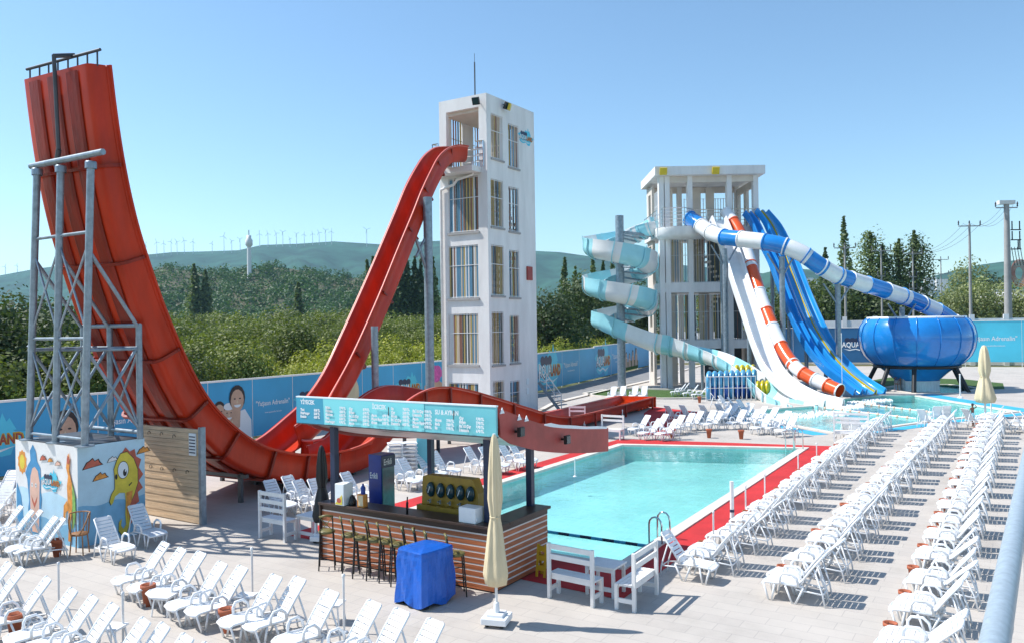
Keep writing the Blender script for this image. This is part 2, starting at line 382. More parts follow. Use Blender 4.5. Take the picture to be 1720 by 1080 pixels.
def rim(name, P, w, h, m):
    q = grow(P, w); P = grow(P, -.03); k = MB(); n = len(P)
    for i in range(n):
        j = (i+1) % n
        k.add([(*P[i], h), (*P[j], h), (*q[j], h), (*q[i], h), (*P[j], -.04), (*P[i], -.04), (*q[j], 0), (*q[i], 0)],
              [(0, 1, 2, 3), (0, 5, 4, 1), (3, 2, 6, 7), (5, 4, 6, 7)])
    return struct(k.build(name, m))
rim('pool_coping', P1, .25, .035, M['coping'])
rim('splash_pool_coping', P2, .22, .04, M['coping'])
rim('bowl_pool_coping', P3, .25, .04, M['coping'])
CAR = [(-14.0, 12.45), (-7.9, 12.4), (-5.74, 12.3), (-5.98, 31.3), (-13.75, 29.5)]
sheet_poly('red_walkway', CAR, .006, M['carpet'], [grow(P1, .22)])
sheet_poly('red_walkway_spur', [(-17.4, 41.8), (-16.6, 38.6), (-13.4, 31.2), (-12.4, 31.3), (-14.2, 40.2)], .007, M['carpet'])
# cyan painted edges of the splash pool
def strip(name, P, w, z, m):
    k = MB(); 
    for (a, b) in zip(P, P[1:]):
        a = V((*a, z)); b = V((*b, z)); t = (b-a).normalized(); nn = V((t.y, -t.x, 0))*w
        k.add([a, b, b+nn, a+nn], [(0, 1, 2, 3)])
    return struct(up_(k.build(name, m)))
strip('cyan_pool_edge', [(-5.75, 55.3), (-3.2, 51.2), (-.2, 46.9), (2.2, 43.4)], -1.1, .008, M['cyan'])
strip('cyan_pool_edge', [(-12.9, 39.9), (-9.9, 37.2), (-6.8, 34.5)], .75, .008, M['cyan'])
strip('cyan_pool_edge', [(-6.4, 35.0), (-5.0, 37.3), (-3.5, 40.6), (-.2, 46.4)], .6, .009, M['cyan'])
sheet_poly('lawn', [(-24.6, 47.6), (-23.2, 46.2), (-21.2, 45.6), (-18.6, 46.2), (-16.2, 47.6), (-15.9, 50.5), (-19.2, 52.6), (-22.8, 52.4), (-24.6, 50.4)], .012, M['grass'])
rim('lawn_kerb', [(-24.6, 47.6), (-23.2, 46.2), (-21.2, 45.6), (-18.6, 46.2), (-16.2, 47.6), (-15.9, 50.5), (-19.2, 52.6), (-22.8, 52.4), (-24.6, 50.4)], .18, .1, M['coping'])
sheet_poly('lawn_by_bowl', [(-10.9, 62.5), (-8.5, 59.9), (-6.2, 65.2), (-2.4, 60.6), (-1.2, 61.6), (-1.4, 67), (-4, 70.5), (-9.2, 71)], .012, M['grass'])
sheet_poly('service_lane', [(-27.4, 30), (-22.2, 31), (-22.3, 37.2), (-23.7, 41.2), (-25.1, 53.6), (-25.7, 60), (-30, 84), (-34.6, 84.2), (-28, 49.5)], .005, M['asph'])
strip('lane_kerb', [(-22.05, 37.2), (-23.45, 41.2), (-24.85, 53.6), (-25.45, 60), (-29.6, 84)], .28, .10, M['coping'])
# ---------------------------------------------------------------- hills
def skyline(P):
    return lambda x: interp(x, P)
def hillside(name, sky_, d1, d0, xs, step, amp, m, base=0, rows=14, back=True):
    R_ = []; rnd = random.Random(3)
    ph = [rnd.uniform(0, 6.28) for _ in range(12)]
    for i in range(rows+1):
        t = i/rows; row = []
        x = xs[0]
        while x <= xs[1]:
            top = at(x, sky_(x), d1); bot = at(x, 546, d0); g = lerp(bot, top, t)
            zz = max(base, top.z)*(t**1.25)+ (amp*sin(x*.021+t*4+ph[0])+amp*.7*sin(x*.055-t*7+ph[1])+amp*.45*sin(x*.12+t*13+ph[2]))*sin(pi*t)
            row.append((g.x, g.y, max(-.1, zz))); x += step
        R_.append(row)
    k = MB(); 
    if back:                                        # the far side falls away again
        R_.append([(x*1.25, y*1.25, max(-.1, z*.7)) for x, y, z in R_[-1]]); R_.append([(x*1.6, y*1.6, -1) for x, y, z in R_[-3]])
    k.sheet(R_, 0, True); return struct(k.build(name, m)), R_
SKY1 = skyline([(-200, 468), (0, 463), (60, 452), (240, 429), (290, 424), (340, 423), (400, 421), (440, 412), (500, 410), (560, 406), (640, 411), (690, 407), (740, 405), (860, 414), (900, 422), (940, 424), (990, 431), (1100, 442), (1250, 455), (1400, 478), (1700, 500), (1900, 505)])
hillside('far_ridge', SKY1, 2300, 1100, (-240, 1980), 10, 14, M['ridge'], rows=16)
SKY3 = skyline([(1000, 540), (1240, 470), (1320, 450), (1380, 455), (1450, 462), (1560, 466), (1640, 446), (1700, 438), (1760, 435), (1980, 430), (2200, 520)])
hillside('right_hill', SKY3, 1500, 800, (1180, 2180), 12, 7, M['ridge'], rows=12)
SKY2 = skyline([(60, 540), (150, 520), (215, 488), (245, 462), (272, 448), (300, 452), (345, 459), (400, 457), (430, 452), (470, 449), (510, 456), (560, 466), (610, 468), (680, 484), (760, 505), (860, 540)])
_, HR = hillside('wooded_hill', SKY2, 560, 330, (60, 870), 8, 2.2, M['hill'], rows=14)
# ---------------------------------------------------------------- foliage
def leafball(k, c, r, n, s, rnd, mi=0, hollow=.35, squash=1.):
    c = V(c)
    for _ in range(n):
        while 1:
            p = V((rnd.uniform(-1, 1), rnd.uniform(-1, 1), rnd.uniform(-1, 1)))
            if hollow < p.length < 1: break
        p = V((p.x*r, p.y*r, p.z*r*squash)); q = c+p
        nn = (p.normalized()+V((rnd.gauss(0, .6), rnd.gauss(0, .6), rnd.gauss(.25, .6)))).normalized()
        u = nn.orthogonal().normalized(); w = nn.cross(u); a = rnd.uniform(0, 6.28); u, w = u*cos(a)+w*sin(a), w*cos(a)-u*sin(a)
        ss = s*rnd.uniform(.6, 1.35)
        b = len(k.v); k.v += [tuple(q-u*ss*.5), tuple(q+w*ss*.32), tuple(q+u*ss*.5), tuple(q-w*ss*.32)]
        k.f.append((b, b+1, b+2, b+3)); k.m.append(mi); k.s.append(False)
def bushmesh(k, H, Wd, n, s, rnd, lobes=9, z0=.15):
    per = n//lobes
    for i in range(lobes):
        a = rnd.uniform(0, 6.28); rr = Wd*.5*rnd.uniform(.1, .62); z = H*rnd.uniform(z0+.12, .78)
        rad = min(Wd*.33, H*.3)*rnd.uniform(.75, 1.2)
        leafball(k, (rr*cos(a), rr*sin(a), z), rad, per, s, rnd, 0, .3, rnd.uniform(.8, 1.15))
def tree_proto(kind, label, H, Wd, n, s, m, seed, lobes=10, z0=.2, stems=3, trunk=.12, cat='tree', group=None):
    rnd = random.Random(seed); t = thing(kind, label, cat, (0, 0, 0), group)
    k = MB(); bushmesh(k, H, Wd, n, s, rnd, lobes, z0); k.build('crown', m, t)
    k = MB()
    for i in range(stems):
        a = 6.28*i/stems+rnd.uniform(0, 1); e = V((cos(a)*Wd*.2, sin(a)*Wd*.2, H*.62)) if stems > 1 else V((0, 0, H*.7))
        k.tube((cos(a)*trunk*.6, sin(a)*trunk*.6, -.1), e*.5+V((0, 0, .02)), trunk, 7, trunk*.65); k.tube(e*.5+V((0, 0, .02)), e, trunk*.65, 7, trunk*.2)
        for j in range(4):
            b = e*.5+(e-e*.5)*rnd.uniform(0, .8); aa = rnd.uniform(0, 6.28); k.tube(b, b+V((cos(aa), sin(aa), .9))*Wd*.16, trunk*.35, 5, trunk*.1)
    k.build('trunk', M['bark'], t); return t
def poplar_proto(H, Wd, n, seed, m='leafD', s=.34, kind='poplar_tree', lab='', group=None):
    rnd = random.Random(seed); t = thing(kind, lab, 'tree', (0, 0, 0), group); k = MB()
    for i in range(44):
        f = i/43; z = H*(.10+.88*f); w = Wd*.5*(sin(pi*min(1, .22+f*.80))**.8)*rnd.uniform(.75, 1.1); a = rnd.uniform(0, 6.28)
        leafball(k, (cos(a)*w*.28, sin(a)*w*.28, z+rnd.uniform(-.3, .3)), max(.14, w*rnd.uniform(.55, .85)), int(n/30*(.35+w/Wd*1.6)), s, rnd, 0, .1, 2.2)
    k.build('crown', m if not isinstance(m, str) else M[m], t)
    MB().tube((0, 0, -.1), (0, 0, H*.9), Wd*.09, 7, Wd*.015).build('trunk', M['bark'], t); return t
# orchard of hazel bushes behind the hoarding
OL = 'leafy hazel bush among the orchard rows behind the blue hoarding'
OG = 'hazel bushes of the orchard'
protoA = [tree_proto('hazel_bush', OL, 4.6, 4.4, 7800, .18, M['leafA'], 11+i, 13, .0, 5, .05, 'bush', OG) for i in range(3)]
YL = 'yellow-green leafy bush in the low row behind the hoarding'
YG = 'yellow-green bushes of the low row'
protoB = [tree_proto('hazel_bush', YL, 3.3, 3.6, 6800, .15, M['leafB'], 31+i, 13, .0, 5, .04, 'bush', YG) for i in range(2)]
rnd = random.Random(5); first = set()
def put(proto, loc, sc, **kw):
    if proto.name not in first:
        first.add(proto.name); proto.location = loc; proto.rotation_euler.z = rnd.uniform(0, 6.28); proto.scale = (sc,)*3
        if kw.get('label'): proto['label'] = kw['label']
        return proto
    return dup(proto, loc, rnd.uniform(0, 6.28), scale=sc, **kw)
def fenceX(Y):
    return interp(Y, [(-14, -26.5), (12.9, -27.05), (49.5, -28.1), (84.5, -34.9), (120, -42)])
# dark hedge-like bushes at the far left, brownish ones beyond the ramp, bright low row from mid field on
for row in range(7):
    Y = 13.0; nb_ = 0
    while Y < 96:
        dx = 2.6+row*4.3
        x = fenceX(Y)-dx-rnd.uniform(0, 1.4); y = Y+rnd.uniform(-.9, .9)
        bright = (row <= 2 and Y > 27)
        zt = interp(row, [(0, 3.7), (1, 4.2), (2, 4.7), (6, 5.6)])
        if Y < 19 and row < 2: zt += .6
        lab_ = '%s bush, %s from the near end of the %s row behind the hoarding' % ('yellow-green' if bright else 'leafy hazel', ordw(nb_), ordw(row)); nb_ += 1
        if bright: put(rnd.choice(protoB), (x, y, 0), rnd.uniform(.9, 1.15)*(1+.08*row), label=lab_)
        else: put(rnd.choice(protoA), (x, y, 0), zt/4.6*rnd.uniform(.88, 1.12), label=lab_)
        Y += (3.1 if row < 3 else 4.2)*rnd.uniform(.85, 1.15)
# farther belt of the orchard, between the bushes and the wooded hill
protoF = [tree_proto('orchard_tree', 'green tree in the far part of the orchard below the wooded hill', 7.5, 8, 3400, .45, M['leafA'], 51+i, 12, .0, 1, .15, 'tree', 'far orchard trees') for i in range(2)]
for i, px in enumerate(sorted(rnd.uniform(150, 1010) for _ in range(95))):
    px = px; d = rnd.uniform(95, 230)
    p = at(px, 546, d)
    if p.x > fenceX(p.y)-30: continue
    hh = (d*(546-rnd.uniform(514, 534))/CF+4.6)
    put(rnd.choice(protoF), (p.x, p.y, 0), hh/7.6, label='green orchard tree below the wooded hill, %s counted from the left' % ordw(i))
# the big dark tree at the left edge
def bigtree(loc, H, Wd, n, s, m, seed, label, kind='broadleaf_tree', lobes=16, z0=.1, group=None):
    t = tree_proto(kind, label, H, Wd, n, s, m, seed, lobes, z0, 3, .16, 'tree', group); t.location = loc; return t
bigtree(at(30, 546, 38).xy.to_3d(), 7.2, 6.4, 11000, .24, M['leafC'], 3, 'dark glossy-leaved tree at the left edge, behind the hoarding and the steel frame', lobes=20, z0=-.1)
bigtree(at(-60, 546, 36).xy.to_3d(), 6.7, 6.0, 7000, .24, M['leafC'], 4, 'dark leafy tree cut off by the left edge of the picture', lobes=16, z0=-.1)
bigtree(at(106, 546, 40).xy.to_3d(), 6.6, 4.6, 7000, .24, M['leafC'], 5, 'dark leafy tree showing through the steel lattice frame', lobes=14, z0=-.1)
for px_, d_, h_, w_ in ((-30, 31.5, 6.9, 5.4), (48, 33.5, 7.0, 5.4), (120, 35, 6.3, 4.2), (5, 30.5, 4.6, 4.0), (80, 31.5, 4.8, 4.0)):
    bigtree(at(px_, 546, d_).xy.to_3d(), h_, w_, 7000, .2, M['leafC'], int(px_+90), {-30: 'dark leafy tree at the very left edge, close behind the hoarding', 48: 'dark leafy tree behind the left column of the steel frame', 120: 'dark leafy tree behind the right column of the steel frame', 5: 'low dark leafy bush at the left edge on the hoarding', 80: 'low dark leafy bush behind the middle column of the frame'}[px_], 'broadleaf_tree', 14, -.15)
# poplars
PG = 'distant poplars'
def pop(px, ytop, d, w, lab, n=1300, s=None, m='leafD'):
    H = CH+(546-(px-860)*.0143-ytop)*d/CF; p = at(px, 546, d)
    t = poplar_proto(H, w, n, int(px), m, s or d*.0045, lab=lab); t.location = (p.x, p.y, 0); return t
for a in [(327, 443, 260, 7.0, 'left of two dark poplars in front of the wooded hill'), (346, 452, 260, 6.0, 'right of two dark poplars in front of the wooded hill'),
          (502, 474, 240, 4.6, 'small lone poplar in front of the wooded hill below the white mast'),
          (618, 436, 200, 3.4, 'slim poplar just left of the red drop slide'), (628, 428, 200, 3.4, 'slim poplar half hidden by the red drop slide'),
          (655, 425, 190, 4.2, 'thin poplar just right of the red drop slide'), (671, 424, 190, 4.6, 'tall poplar, first of the group left of the grey pole'), (684, 419, 190, 4.4, 'tallest poplar in the group left of the grey pole'),
          (698, 428, 190, 4.2, 'poplar close to the grey pole, on its left'), (708, 433, 190, 3.6, 'poplar partly behind the grey pole'), (729, 430, 190, 3.6, 'poplar between the grey pole and the white tower'),
          (950, 429, 150, 3.0, 'slim pointed poplar right of the white tower'), (968, 449, 140, 3.0, 'short pointed tree between the white tower and the spiral slide'),
          (997, 428, 170, 3.2, 'poplar behind the left edge of the spiral slide'), (1014, 430, 170, 3.0, 'poplar behind the spiral slide, left of its pole'), (1030, 432, 170, 2.8, 'poplar right behind the pole of the spiral slide'),
          (1420, 361, 150, 4.4, 'very tall slender dark poplar behind the blue and white tube'), (1388, 417, 140, 3.6, 'short poplar left of the very tall slender one'),
          ]:
    pop(*a)
def rtree(px, ytop, d, w, m, n, seed, lab, s=None, z0=.02):
    H = CH+(546-(px-860)*.0143-ytop)*d/CF; p = at(px, 546, d)
    return bigtree((p.x, p.y, 0), H*1.06, w, n, s or d*.0042, M[m], seed, lab, lobes=18, z0=z0)
rtree(925, 478, 74, 7.0, 'leafC', 5200, 61, 'round dark tree standing right beside the white tower')
rtree(965, 468, 88, 8.5, 'leafC', 5200, 62, 'dark tree between the white tower and the spiral slide')
rtree(1010, 478, 98, 9, 'leafC', 5200, 63, 'dark tree behind the spiral slide')
rtree(1070, 455, 108, 10, 'leafC', 5200, 64, 'dark tree behind the spiral slide and the slide tower')
rtree(1210, 470, 112, 11, 'leafA', 4200, 65, 'green tree seen through the open slide tower')
rtree(1330, 478, 112, 9, 'leafA', 4200, 66, 'green tree behind the red and white tube')
rtree(1372, 470, 118, 8, 'leafD', 4200, 67, 'green tree below the curve of the blue and white tube')
rtree(1440, 455, 122, 8, 'leafD', 4200, 68, 'bushy tree at the foot of the tall slender poplar')
for px, yt, w_, n_, lab in ((1464, 386, 9.5, 5200, 'broad pointed tree behind the slope of the blue and white tube'), (1484, 412, 6.5, 3000, 'narrower tree right of the broad pointed one'), (1512, 398, 6.5, 3400, 'left top of the twin-topped tree left of the small far utility pole'), (1538, 388, 8.5, 4600, 'tall feathery tree just left of the gap in the trees')):
    H_ = CH+(546-(px-860)*.0143-yt)*124/CF; p = at(px, 546, 124); t = poplar_proto(H_, w_, n_, int(px), 'leafD', .42, 'broad_poplar', lab); t.location = (p.x, p.y, 0)
rtree(1488, 462, 120, 9, 'leafD', 3800, 69, 'leafy tree low behind the blue and white tube')
rtree(1628, 424, 130, 8.5, 'leafE', 5000, 70, 'tall olive-green tree behind the thin utility pole', .45)
rtree(1590, 488, 118, 6.0, 'leafE', 3600, 71, 'olive-green bush left of the thin utility pole', .42)
rtree(1618, 478, 112, 8.0, 'leafE', 5000, 72, 'grey-green olive tree at the thin utility pole', .40)
rtree(1656, 470, 114, 8.5, 'leafE', 5000, 73, 'grey-green olive tree between the two near utility poles', .40)
rtree(1668, 448, 150, 8, 'leafC', 3600, 74, 'small dark tree farther back between the utility poles', .5)
rtree(1690, 440, 160, 8, 'leafC', 3600, 75, 'dark round tree behind the thick concrete pole', .5)
rtree(1722, 478, 112, 8, 'leafE', 4400, 76, 'olive-green tree at the right edge of the picture', .40)
# forest on the hill: a far-off wood that reads as one mass
rnd2 = random.Random(9); k = MB()
for _ in range(1900):
    i = rnd2.randrange(1, 15); j = rnd2.randrange(0, len(HR[0])-1); t_ = rnd2.random()
    p = V(HR[i][j]).lerp(V(HR[i][j+1]), t_); q = V(HR[i-1][j]); p = p.lerp(q, rnd2.random()*.9)
    if p.z < 1.5: continue
    s_ = sin(j*.33+i*.8)+rnd2.uniform(-.6, .6)
    if s_ > 1.25: continue
    r_ = rnd2.uniform(2.4, 5.2); leafball(k, p+V((0, 0, r_*.35)), r_, 60, 1.5, rnd2, 0, .7, rnd2.uniform(.8, 1.25))
struct(k.build('hill_forest', M['leafH']), 'stuff')
# ================================================================ HOARDINGS
def ell(cx, cy, rx, ry, n=14): return [(cx+rx*cos(2*pi*i/n), cy+ry*sin(2*pi*i/n)) for i in range(n)]
class Art:
    """flat print shapes on a panel plane: o + x*ux + y*uy"""
    def __init__(s, o, ux, uy, n, mb): s.o, s.ux, s.uy, s.n, s.mb = V(o), V(ux), V(uy), V(n), mb; s.z = .006
    def P(s, x, y): return s.o+s.ux*x+s.uy*y+s.n*s.z
    def poly(s, pts, mi): s.z += .0012; s.mb.poly([s.P(x, y) for x, y in pts], mi)
    def text(s, t, x, y, size, mi, al='CENTER', thick=.0, sx=1.):
        s.z += .0012; v, f = text_mesh(t, size, s.P(x, y), s.ux, s.uy, al, thick, sx); s.mb.add(v, f, mi)
PM = ['ban', 'bwhite', 'navy', 'skin', 'hair', 'pred', 'yellow', 'pink', 'banl', 'beige', 'band', 'grass']
def mi(n): return PM.index(n)
def logo(a, cx, cy, s, dark=False):
    w = []
    for i in range(24):                                           # splash outline
        t = i/24*2*pi; r = (1.0+.22*sin(5*t+.6)+.12*sin(9*t)); w.append((cx+s*1.05*r*cos(t), cy+s*.52*r*sin(t)))
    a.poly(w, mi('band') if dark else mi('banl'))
    a.poly([(cx+s*(.05+x), cy+s*(.28+y)) for x, y in [(0, 0), (.12, .35), (.2, .25), (.32, .62), (.45, .3), (.55, .42), (.78, 0)]], mi('banl'))
    for i in range(3): a.poly(ell(cx-s*.62+i*s*.33, cy+s*.34, s*.20, s*.17, 10), mi('navy'))
    a.text('AQUA', cx-s*1.0, cy-s*.16, s*.52, mi('navy'), 'LEFT', .035*s, .80)
    a.text('AQUA', cx-s*.98, cy-s*.14, s*.50, mi('bwhite'), 'LEFT', .012*s, .80)
    a.text('LAND', cx+s*.10, cy-s*.16, s*.47, mi('yellow'), 'LEFT', .04*s, .76)
    a.text('LAND', cx+s*.10, cy-s*.17, s*.46, mi('pred'), 'LEFT', .012*s, .76)
    a.poly([(cx+s*x, cy+s*y) for x, y in [(-.9, -.25), (-.5, -.38), (-.1, -.3), (.3, -.42), (.8, -.26), (.3, -.34), (-.1, -.24), (-.5, -.31)]], mi('bwhite'))
def face(a, cx, cy, r, hair=True, cap=False):
    if hair: a.poly(ell(cx, cy+r*.25, r*.92, r*1.2), mi('hair'))
    a.poly(ell(cx, cy, r*.76, r*1.05), mi('skin'))
    if cap: a.poly(ell(cx, cy+r*.95, r*.8, r*.45), mi('bwhite'))
    for e in (-1, 1): a.poly(ell(cx+e*r*.3, cy+r*.18, r*.13, r*.07, 8), mi('hair'))
    a.poly([(cx-r*.1, cy-r*.2), (cx+r*.1, cy-r*.2), (cx, cy+r*.1)], mi('beige'))
    a.poly([(cx+r*.4*cos(t), cy-r*.38+r*.26*sin(t)) for t in [pi+i*pi/6 for i in range(7)]], mi('bwhite'))
def family(a, w, h):
    a.poly([(w*.70, 0), (w*.98, 0), (w*.97, h*.30), (w*.82, h*.50), (w*.6, h*.45), (w*.5, 0)], mi('bwhite'))
    a.poly([(w*.30, 0), (w*.60, 0), (w*.62, h*.38), (w*.45, h*.42), (w*.3, h*.3)], mi('beige'))
    a.poly([(w*.52, h*.12), (w*.70, h*.2), (w*.72, h*.5), (w*.56, h*.5)], mi('skin'))
    a.poly([(w*.05, 0), (w*.34, 0), (w*.32, h*.3), (w*.1, h*.34)], mi('bwhite'))
    face(a, w*.24, h*.48, h*.14); face(a, w*.45, h*.44, h*.14, False, True); face(a, w*.64, h*.66, h*.185)
def group4(a, w, h):
    a.poly([(0, 0), (w, 0), (w, h*.3), (w*.6, h*.36), (0, h*.28)], mi('grass'))
    for i, (x, y) in enumerate([(.14, .52), (.36, .46), (.6, .56), (.84, .62)]):
        a.poly([(w*(x-.1), h*.12), (w*(x+.1), h*.12), (w*(x+.08), h*(y-.05)), (w*(x-.08), h*(y-.05))], mi('skin')); face(a, w*x, h*y, h*.12)
def flower(a, w, h):
    a.poly([(0, 0), (w*.95, 0), (w*.9, h*.5), (w*.5, h*.66), (w*.1, h*.5)], mi('skin'))
    for i in range(6): a.poly(ell(w*(.55+.16*cos(i)), h*(.74+.10*sin(i*1.0)), w*.17, h*.10, 9), mi('pink'))
    a.poly(ell(w*.3, h*.5, w*.16, h*.16), mi('hair')); face(a, w*.42, h*.40, h*.13, False)
def dog(a, w, h):
    a.poly(ell(w*.35, h*.5, w*.22, h*.34), mi('bwhite')); a.poly(ell(w*.7, h*.52, w*.20, h*.30), mi('beige'))
    for x, y in ((.3, .58), (.42, .5), (.3, .36)): a.poly(ell(w*x, h*y, w*.06, h*.06, 9), mi('hair'))
    a.poly(ell(w*.62, h*.36, w*.05, h*.05, 9), mi('hair'))
def baby(a, w, h):
    a.poly([(w*.1, 0), (w*.9, 0), (w*.8, h*.3), (w*.5, h*.4), (w*.2, h*.3)], mi('pink')); face(a, w*.5, h*.5, h*.22)
def slogan(a, w, h, s=1.):
    a.text('"Yaşasın Adrenalin"', w/2, h*.52, .30*s, mi('bwhite'), 'CENTER', .004, .82)
    a.text('www.aqualandtermal.com', w/2, h*.38, .11*s, mi('bwhite'), 'CENTER', .0, .85)
def hoarding(name, label, p, q, seams, H, arts, base='ban', z0=.12, side=1, rimmat='wpaint'):
    p = V((*p, 0)); q = V((*q, 0)); d = (q-p); L = d.length; d = d/L; n = V((d.y, -d.x, 0))*side
    t = thing(name, label, 'fence', (p.x, p.y, 0), 'printed hoarding sections round the park')
    k = MB()
    for s_ in seams+[L]:
        k.bar(p+d*s_-n*.05, p+d*s_-n*.05+V((0, 0, H+z0)), .06, .06)
        if 0 < s_ < L: k.bar(p+d*s_+n*.004+V((0, 0, z0)), p+d*s_+n*.004+V((0, 0, H+z0)), .022, .01, up=n)
    k.bar(p+V((0, 0, H+z0+.03))-n*.03, q+V((0, 0, H+z0+.03))-n*.03, .12, .07); k.build('post_and_rail', M[rimmat], t)
    sg = seams+[L]
    for i in range(len(sg)-1):
        a0, a1 = sg[i]+.012, sg[i+1]-.012; w = a1-a0; k = MB()
        k.frame(p+d*a0+V((0, 0, z0)), d*w, -n*.02, V((0, 0, H)), PM.index(base) if base in PM else 0)
        ux = d if side > 0 else -d; o = p+d*(a0 if side > 0 else a1)+V((0, 0, z0))
        art = arts[i % len(arts)] if arts else None; A = Art(o, ux, (0, 0, 1), n, k)
        if art == 'logo': logo(A, w*.5, H*.5, w*.40)
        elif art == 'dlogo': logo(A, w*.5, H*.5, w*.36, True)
        elif art == 'slogan': slogan(A, w, H, w/2.3)
        elif art == 'family': family(A, w, H)
        elif art == 'group': group4(A, w, H)
        elif art == 'flower': flower(A, w, H)
        elif art == 'dog': dog(A, w, H)
        elif art == 'baby': baby(A, w, H)
        k.build('panel', [M[x] for x in PM], t)
    return t
def fx(Y): return (fenceX(Y), Y)
def sect(name, lab, Y0, Y1, seamsY, arts, H, base='ban'):
    p, q = V(fx(Y0)), V(fx(Y1)); L = (q-p).length
    return hoarding(name, lab, p, q, [L*(y-Y0)/(Y1-Y0) for y in seamsY], H, arts, base)
HH = 2.38
sect('hoarding', 'mid blue printed hoarding behind the painted box, with park logo at left edge', 8.9, 18.2, [8.9, 11.2, 13.55, 15.85], ['baby', 'logo', 'baby', 'slogan'], 2.3)
sect('hoarding', 'blue hoarding with three smiling faces seen above the curve of the red ramp', 18.2, 27.2, [18.2, 20.4, 22.63, 24.88], ['logo', 'family', 'slogan', 'logo'], HH)
sect('hoarding', 'blue hoarding behind the humps of the red slide, with white animal print and park logo', 27.2, 36.5, [27.2, 29.47, 31.85, 34.27], ['dog', None, 'logo', 'flower'], 2.52)
sect('hoarding', 'blue hoarding hidden mostly behind the tall white tower', 36.5, 46.6, [36.5, 39.8, 43.2], ['family', 'slogan', None], 2.5)
sect('hoarding', 'blue hoarding with park logos just right of the tall white tower', 46.9, 60, [46.9, 52.2, 56.1], ['logo', 'slogan', None], 2.5)
sect('hoarding', 'blue hoarding behind the spiral slide, with print of four bathing children', 60, 84.3, [60, 65.4, 70.2, 76.0], ['logo', 'slogan', 'group', None], 2.6, 'ban')
E0, E1, E2, E3 = (-34.9, 84.6), (-16.6, 87.4), (-8.2, 88.9), (20, 93.2)
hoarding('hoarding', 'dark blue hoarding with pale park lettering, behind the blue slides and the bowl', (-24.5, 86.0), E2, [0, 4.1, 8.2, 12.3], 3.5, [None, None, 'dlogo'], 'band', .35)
hoarding('hoarding', 'bright cyan hoarding with white slogan to the right of the big blue bowl', E2, E3, [0, 3.3, 8.0, 12.4, 17, 21.6, 26], 3.9, ['logo', 'slogan', 'family', 'logo', 'slogan', 'family'], 'banl', .45)
w = thing('boundary_wall', 'low whitewashed wall with stubby piers behind the cyan hoarding at right', 'wall', (-14, 92, 0))
k = MB(); k.bar((-20, 90.2, 2.3), (26, 97.5, 2.3), .25, 4.6); k.build('wall', M['wpaint'], w)
for i in range(16):
    k = MB(); k.box((-19+i*2.9, 90.36+i*.46, 2.45), (.45, .45, 5.1), .16); k.build('pier', M['wpaint'], w)
k = MB(); k.bar((-34, 85.2, 1.9), (-24.6, 86.4, 1.9), .2, 3.4)
tag(k.build('boundary_wall', M['wpaint']), 'whitewashed wall seen between the columns of the slide tower', 'wall')
# ================================================================ WHITE TOWER
def wallholes(k, o, u, L, Ht, holes, th, n, mi_=0):
    """wall in plane o + s*u + z, holes (s0,s1,z0,z1); n points outward; wall lies behind"""
    o, u, n = V(o), V(u), V(n)
    xs = sorted({0, L} | {h[0] for h in holes} | {h[1] for h in holes}); zs = sorted({0, Ht} | {h[2] for h in holes} | {h[3] for h in holes})
    def solid(i, j):
        if i < 0 or j < 0 or i >= len(xs)-1 or j >= len(zs)-1: return False
        cx, cz = (xs[i]+xs[i+1])/2, (zs[j]+zs[j+1])/2
        return not any(h[0] < cx < h[1] and h[2] < cz < h[3] for h in holes)
    P = lambda s_, z, d: o+u*s_+V((0, 0, z))-n*d
    for i in range(len(xs)-1):
        for j in range(len(zs)-1):
            if not solid(i, j): continue
            a, b, c, d = xs[i], xs[i+1], zs[j], zs[j+1]
            for t_ in (0, th): k.add([P(a, c, t_), P(b, c, t_), P(b, d, t_), P(a, d, t_)], [(0, 1, 2, 3)], mi_)
            for ok, e in ((solid(i-1, j), ((a, c), (a, d))), (solid(i+1, j), ((b, c), (b, d))), (solid(i, j-1), ((a, c), (b, c))), (solid(i, j+1), ((a, d), (b, d)))):
                if not ok: k.add([P(*e[0], 0), P(*e[1], 0), P(*e[1], th), P(*e[0], th)], [(0, 1, 2, 3)], mi_)
TX, TY, TZ = -21.65, 32.0, 15.75; TWx, TWy = 2.85, 4.45
tw = thing('slide_tower', 'tall narrow white tower with five storeys of barred openings, where the red drop slide starts', 'tower', (TX-TWx/2, TY+TWy/2, 0))
def FX(x, y): p = onY(x, y, TY); return p.x-(TX-TWx), p.z       # front face
def SX(x, y): p = onX(x, y, TX); return p.y-TY, p.z             # side face
def hole(fn, x0, y0, x1, y1):
    a = fn(x0, (y0)); b = fn(x1, y1); return (a[0], b[0], b[1], a[1])
fh = []
for (y0, y1) in ((187, 281), (302, 388), (415, 500), (528, 612), (642, 691)):
    fh.append(hole(FX, 753, y0, 804, y1))
fh[0] = hole(FX, 749, 190, 805, 281)
sh = [hole(SX, 824, 190, 845, 271), hole(SX, 853, 207, 871.5, 285), hole(SX, 824, 300, 846, 384), hole(SX, 854, 313, 872, 391), hole(SX, 825, 411, 847, 497), hole(SX, 855, 420, 873, 500),
      hole(SX, 826, 524, 847, 611), hole(SX, 856, 530, 873, 608), hole(SX, 828, 640, 848, 690), hole(SX, 857, 640, 874, 689)]
k = MB(); O_ = V((TX-TWx, TY, 0))
wallholes(k, O_, (1, 0, 0), TWx, TZ, fh, .22, (0, -1, 0))
wallholes(k, V((TX, TY+.22, 0)), (0, 1, 0), TWy-.44, TZ, [(h[0]-.22, h[1]-.22, h[2], h[3]) for h in sh], .22, (1, 0, 0))
bh = [(.6, TWx-.6, h[2], h[3]) for h in fh]
wallholes(k, V((TX-TWx, TY+TWy, 0)), (1, 0, 0), TWx, TZ, bh, .22, (0, 1, 0))
